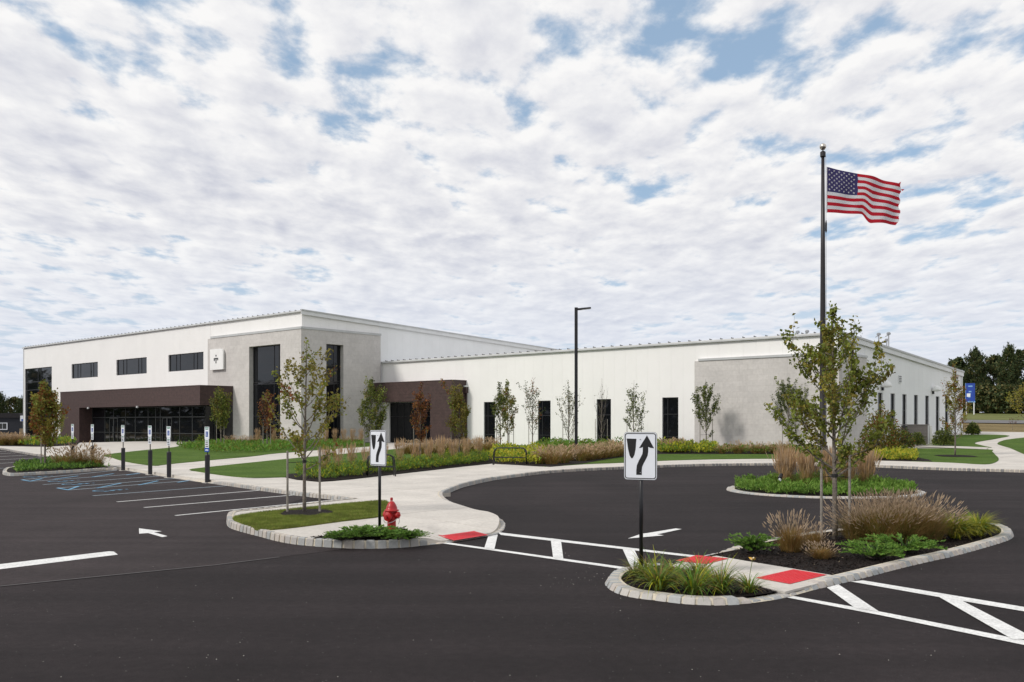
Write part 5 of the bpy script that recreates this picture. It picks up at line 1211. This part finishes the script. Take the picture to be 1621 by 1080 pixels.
# covers
scatter_cover('yellow_ground_cover', PX([(776, 731.5), (800, 733.5), (853, 736), (868, 731), (866, 722), (850, 716), (800, 714.5), (779, 719)], .15), .55, 9000, .14, [YG, YY, YG, MG], 71, .15, clump=.9)
scatter_cover('green_ground_cover', PX([(850, 716), (862, 722), (910, 720), (985, 716), (985, 711), (900, 709.5), (850, 710)], .15), .75, 5000, .18, [MG, LG, MG], 72, .15, clump=1)
scatter_cover('yellow_ground_cover', PX([(1040, 717.8), (1112, 718), (1135, 717.8), (1135, 714), (1100, 712.5), (1040, 713)], .15), .75, 4200, .17, [YG, MG, YG, LG], 73, .15, clump=.9)
scatter_cover('green_ground_cover', PX([(1130, 718.3), (1240, 718.6), (1300, 719), (1300, 715), (1200, 713.5), (1130, 713)], .15), .5, 3000, .16, [LG, MG, GO], 74, .15, clump=.9)
scatter_cover('green_ground_cover', PX([(278, 709), (330, 716), (400, 718), (440, 714.5), (500, 710.5), (580, 706), (560, 703), (480, 701.5), (400, 704), (340, 704), (300, 706)], .15), .45, 9000, .2, [MG, LG, MG, JG], 75, .15, clump=1.2)
scatter_cover('green_ground_cover', PX([(28, 705.7), (66, 706.3), (90, 705.5), (116, 704), (122, 701), (80, 699), (40, 700)], .15), .6, 3500, .25, [MG, YG, MG, LG], 76, .15, clump=1.5)
scatter_cover('juniper_cover', offset(I1w, .45, True), .26, 6000, .12, [JG, JG2, JD, MG], 77, .11, clump=.7, w=.35)
gy = [G(u, v, .15) for u, v in ((1372, 727), (1390, 728), (1412, 728.6), (1436, 729.3), (1450, 729.5), (1452, 724), (1420, 722), (1385, 722))]
scatter_cover('golden_ground_cover', gy, .45, 5200, .16, [YY, YG, YY, MG], 78, .15, clump=.6, w=.25)
# --- shrubs
def shrub(label, u, vb, vt, wpx, n, ls, pal, seed, dz=.14, group=None):
    x, y = G(u, vb, dz); z0 = T(x, y)+dz-.03; r = random.Random(seed); H = CH+(VH-vt)*y/FP-z0; Wd = wpx*y/FP/2
    t_ = thing('shrub', label, 'shrub', (x, y, z0), 0, group); fo = MB(); st = MB()
    for k in range(9): a = r.uniform(0, 6.28); q = r.uniform(.2, .7); st.tube([(0, 0, 0), (math.cos(a)*Wd*q*.5, math.sin(a)*Wd*q*.5, H*.45), (math.cos(a)*Wd*q, math.sin(a)*Wd*q, H*.85)], [.02, .012, .005], 4, cap=False)
    for k in range(n):
        d = rv(r); d.z = abs(d.z)*1.0; q = r.random()**.4; nn = 1+.28*noise.noise(d*2.3+Vector((seed, 0, 0)))+.12*noise.noise(d*6+Vector((seed, 3, 0)))
        p = Vector((d.x*Wd*q*nn, d.y*Wd*q*nn, H*(.12+.86*d.z*q*nn)))
        leaf(fo, p, (d+rv(r)*.8).normalized(), ls*r.uniform(.6, 1.3), r, r.choices(range(len(pal)), [p_[1] for p_ in pal])[0], .6)
    fo.build('foliage', [p[0] for p in pal], t_); st.build('stems', BARKD, t_)
shrub('reddish green large shrub behind the right side of the tall near maple', 1393, 722, 648, 62, 4200, .13, [(LO, 3), (LR, 2), (LG, 3), (LD, 2)], 81)
shrub('broad dark reddish shrub left of the equipment enclosure', 1425, 712, 676, 40, 2600, .12, [(LD, 3), (LR, 1), (LDR, 1), (LG, 2)], 82)
shrub('small rounded green shrub touching the enclosure front', 1452, 706.5, 683, 24, 1500, .10, [(LD, 4), (LG, 2)], 83)
shrub('rounded dark green shrub right of the equipment enclosure', 1494, 706, 678, 34, 2600, .11, [(LD, 5), (LG, 2)], 84)
shrub('small round green shrub beyond the pale corner post of the side wall', 1540, 688.5, 670, 19, 1200, .16, [(LD, 4), (LG, 2)], 85)
shrub('low dark green shrub by the glazed entrance corner', 318, 705.5, 690, 16, 700, .16, [(LD, 3), (LG, 3)], 86)
# wiry dead shrubs in the brown field
for u, v, vt, s_, lb in ((1521, 690, 660, 91, 'wiry brown weed stems beside the corner of the side wall'), (1603, 681, 661, 92, 'wiry brown weed stems standing alone in the brown field')):
    tree(lb, u, v, vt, 18, v-8, 60, .12, [(LDR, 1), (LB, 1)], (), s_, .02, 12, (30, 60), dz=0, name='dead_weed')
# --- background trees
def big_tree(label, u, D_, vt, wpx, seed, pal, group, conifer=False, n=5200):
    x = (u-U0)/FP*D_; y = D_; z0 = T(x, y)-.1; r = random.Random(seed); H = CH+(VH-vt)*y/FP-z0; Wd = wpx*y/FP/2
    t_ = thing('pine_tree' if conifer else 'broadleaf_tree', label, 'tree', (x, y, z0), 0, group); tr = MB(); fo = MB(); br = MB()
    tr.tube([(0, 0, 0), (.1, 0, H*.5), (0, 0, H*.93)], [.32, .2, .04], 8)
    cl = []
    for k in range(46):
        f = (k+.5)/46; h = H*(.06+.9*f); rad = Wd*((1-f)**.7*.95+.12 if conifer else math.sin(math.pi*min(1, .18+f*.78))**.6)*r.uniform(.55, 1.1); a = k*2.4+r.uniform(-.5, .5)
        rad *= 1.25 if conifer else 1.12; p = Vector((math.cos(a)*rad, math.sin(a)*rad, h+rad*(.30 if conifer else .10))); br.tube([(0, 0, max(.5, h-rad*.3)), tuple(p*.55+Vector((0, 0, h*.42))), tuple(p)], [.09, .05, .02], 4, cap=False); cl.append((p, rad)); cl.append((p*.6+Vector((0, 0, h*.4)), rad*.8))
    cl.append((Vector((0, 0, H*.95)), .3)); cl.append((Vector((.3, 0, H*.9)), .4))
    for _ in range(n):
        p, rad = r.choice(cl); s = min(1.3, .35+rad*.24); q = p+rv(r)*s*r.random()**.6*1.0; q.z += (r.random()**5)*1.3*conifer
        if q.z < .3: continue
        d = (rv(r)*.8+Vector((0, 0, .9 if conifer else 0))).normalized(); leaf(fo, q, d, r.uniform(.3, .75)*(1.1 if conifer else 1), r, r.choices(range(len(pal)), [p_[1] for p_ in pal])[0], .3 if conifer else .7)
    tr.build('trunk', BARKD, t_); br.build('branches', BARKD, t_); fo.build('foliage', [p[0] for p in pal], t_)
PN = [(leafm('pine_dark', (0.038, 0.058, 0.02), .3, .1), 5), (leafm('pine_mid', (0.065, 0.088, 0.03), .3, .1), 3), (leafm('autumn_olive', (0.12, 0.105, 0.035), .3, .1), 1)]
PN2 = [(PN[0][0], 3), (PN[1][0], 3), (PN[2][0], 3)]
gt = 'trees behind the right verge'
for k, (u, D_, vt, w, con, pal, lb) in enumerate(((1516, 212, 566, 44, 0, PN, 'dark tree behind the white roof corner, left of the blue sign'), (1543, 208, 556, 46, 1, PN, 'tall dark pine directly behind the blue sign'), (1572, 212, 562, 48, 0, PN2, 'rounded tree in the middle of the clump right of the blue sign'),
        (1597, 205, 551, 44, 1, PN, 'tallest pine near the right edge of the view'), (1624, 210, 550, 50, 0, PN, 'dark rounded tree cut off by the right edge of the view'), (1660, 208, 556, 50, 1, PN, 'dark pine just beyond the right edge'),
        (1530, 222, 600, 50, 0, PN2, 'low broad olive tree filling the gap behind the blue sign'), (1560, 203, 610, 50, 0, PN2, 'low olive tree at the foot of the middle pines'), (1592, 200, 612, 46, 0, PN2, 'low olive tree at the foot of the tallest pine'), (1625, 200, 608, 50, 0, PN2, 'low olive tree at the right edge foot of the pines'))):
    big_tree(lb, u, D_, vt, w, 100+k, pal, gt, con, 8000 if con else 8500)
for k, (u, D_, vt, w, con, lb) in enumerate(((-30, 236, 624, 40, 0, 'dark tree just outside the left edge'), (-2, 232, 626, 34, 1, 'dark conifer at the far left edge of the view'), (22, 240, 629, 40, 0, 'reddish brown tree behind the navy house'), (40, 236, 630, 34, 1, 'green conifer just left of the tall glazed corner'))):
    big_tree(lb, u, D_, vt, w, 120+k, PN if con else PN2, 'trees behind the navy house', con, 3200)
# tree belt far off to the left of the lot (the glass mirrors it)
def belt():
    r = random.Random(9); mb = MB()
    for k in range(15000):
        y = r.uniform(-140, 190); x = -172+6*noise.noise(Vector((y/14, 0, 0)))+r.uniform(-5, 5); H = 13+5*noise.noise(Vector((y/9, 4, 0)))+3*noise.noise(Vector((y/3, 9, 0)))
        leaf(mb, Vector((x, y, -.8+H*r.random()**.8)), rv(r), r.uniform(1.2, 2.6), r, r.randrange(3), .8)
    mb.build('far_wood', [p[0] for p in PN2], None, kind='stuff')
belt()
def pebbles():
    r = random.Random(21); mb = MB()
    for k in range(130):
        u, v = r.uniform(-40, 1660), 872+r.random()**1.3*230
        if r.random() < .3: u, v = r.gauss(940, 40), r.gauss(915, 9)
        x, y = G(u, v); 
        if inpoly(x, y, FIw): continue
        s = r.uniform(.003, .008); mb.add([(x+s*math.cos(a), y+s*math.sin(a), .004) for a in (0, 1.6, 3.1, 4.7)]+[(x, y, .004+s)], [(0, 1, 4), (1, 2, 4), (2, 3, 4), (3, 0, 4)])
    mb.build('loose_grit', M('pale_grit', (.34, .32, .29), .9), None, kind='stuff')
pebbles()
# lawn blades on the near island lawn
ring = G(484, 811.5, .15)
def blades_lawn(P, n, dz, seed, cols, h=.045):
    r = random.Random(seed); xs = [p[0] for p in P]; ys = [p[1] for p in P]; mb = MB(); k = 0
    while k < n:
        x, y = r.uniform(min(xs), max(xs)), r.uniform(min(ys), max(ys))
        if not inpoly(x, y, P) or math.hypot(x-ring[0], (y-ring[1])/1.3) < .58+.08*math.sin(x*9+y*7): continue
        k += 1; a = r.uniform(0, 6.28); w = .004; o = len(mb.v); hh = h*r.uniform(.5, 1.3); z = T(x, y)+dz
        mb.v += [(x-w*math.cos(a), y-w*math.sin(a), z), (x+w*math.cos(a), y+w*math.sin(a), z), (x+r.uniform(-.02, .02), y+r.uniform(-.02, .02), z+hh)]; mb.f.append((o, o+1, o+2)); mb.m.append(r.randrange(len(cols)))
    mb.build('lawn_grass', cols, None, kind='stuff')
BL1 = leafm('lawn_blade', (.155, .215, .034)); BL2 = leafm('lawn_blade_dry', (.28, .28, .07)); BL3 = leafm('lawn_blade_deep', (0.08, 0.14, 0.02))
blades_lawn(offset(lawns[5], .02, True) if False else lawns[5], 60000, .14, 5, [BL1, BL2, BL1])
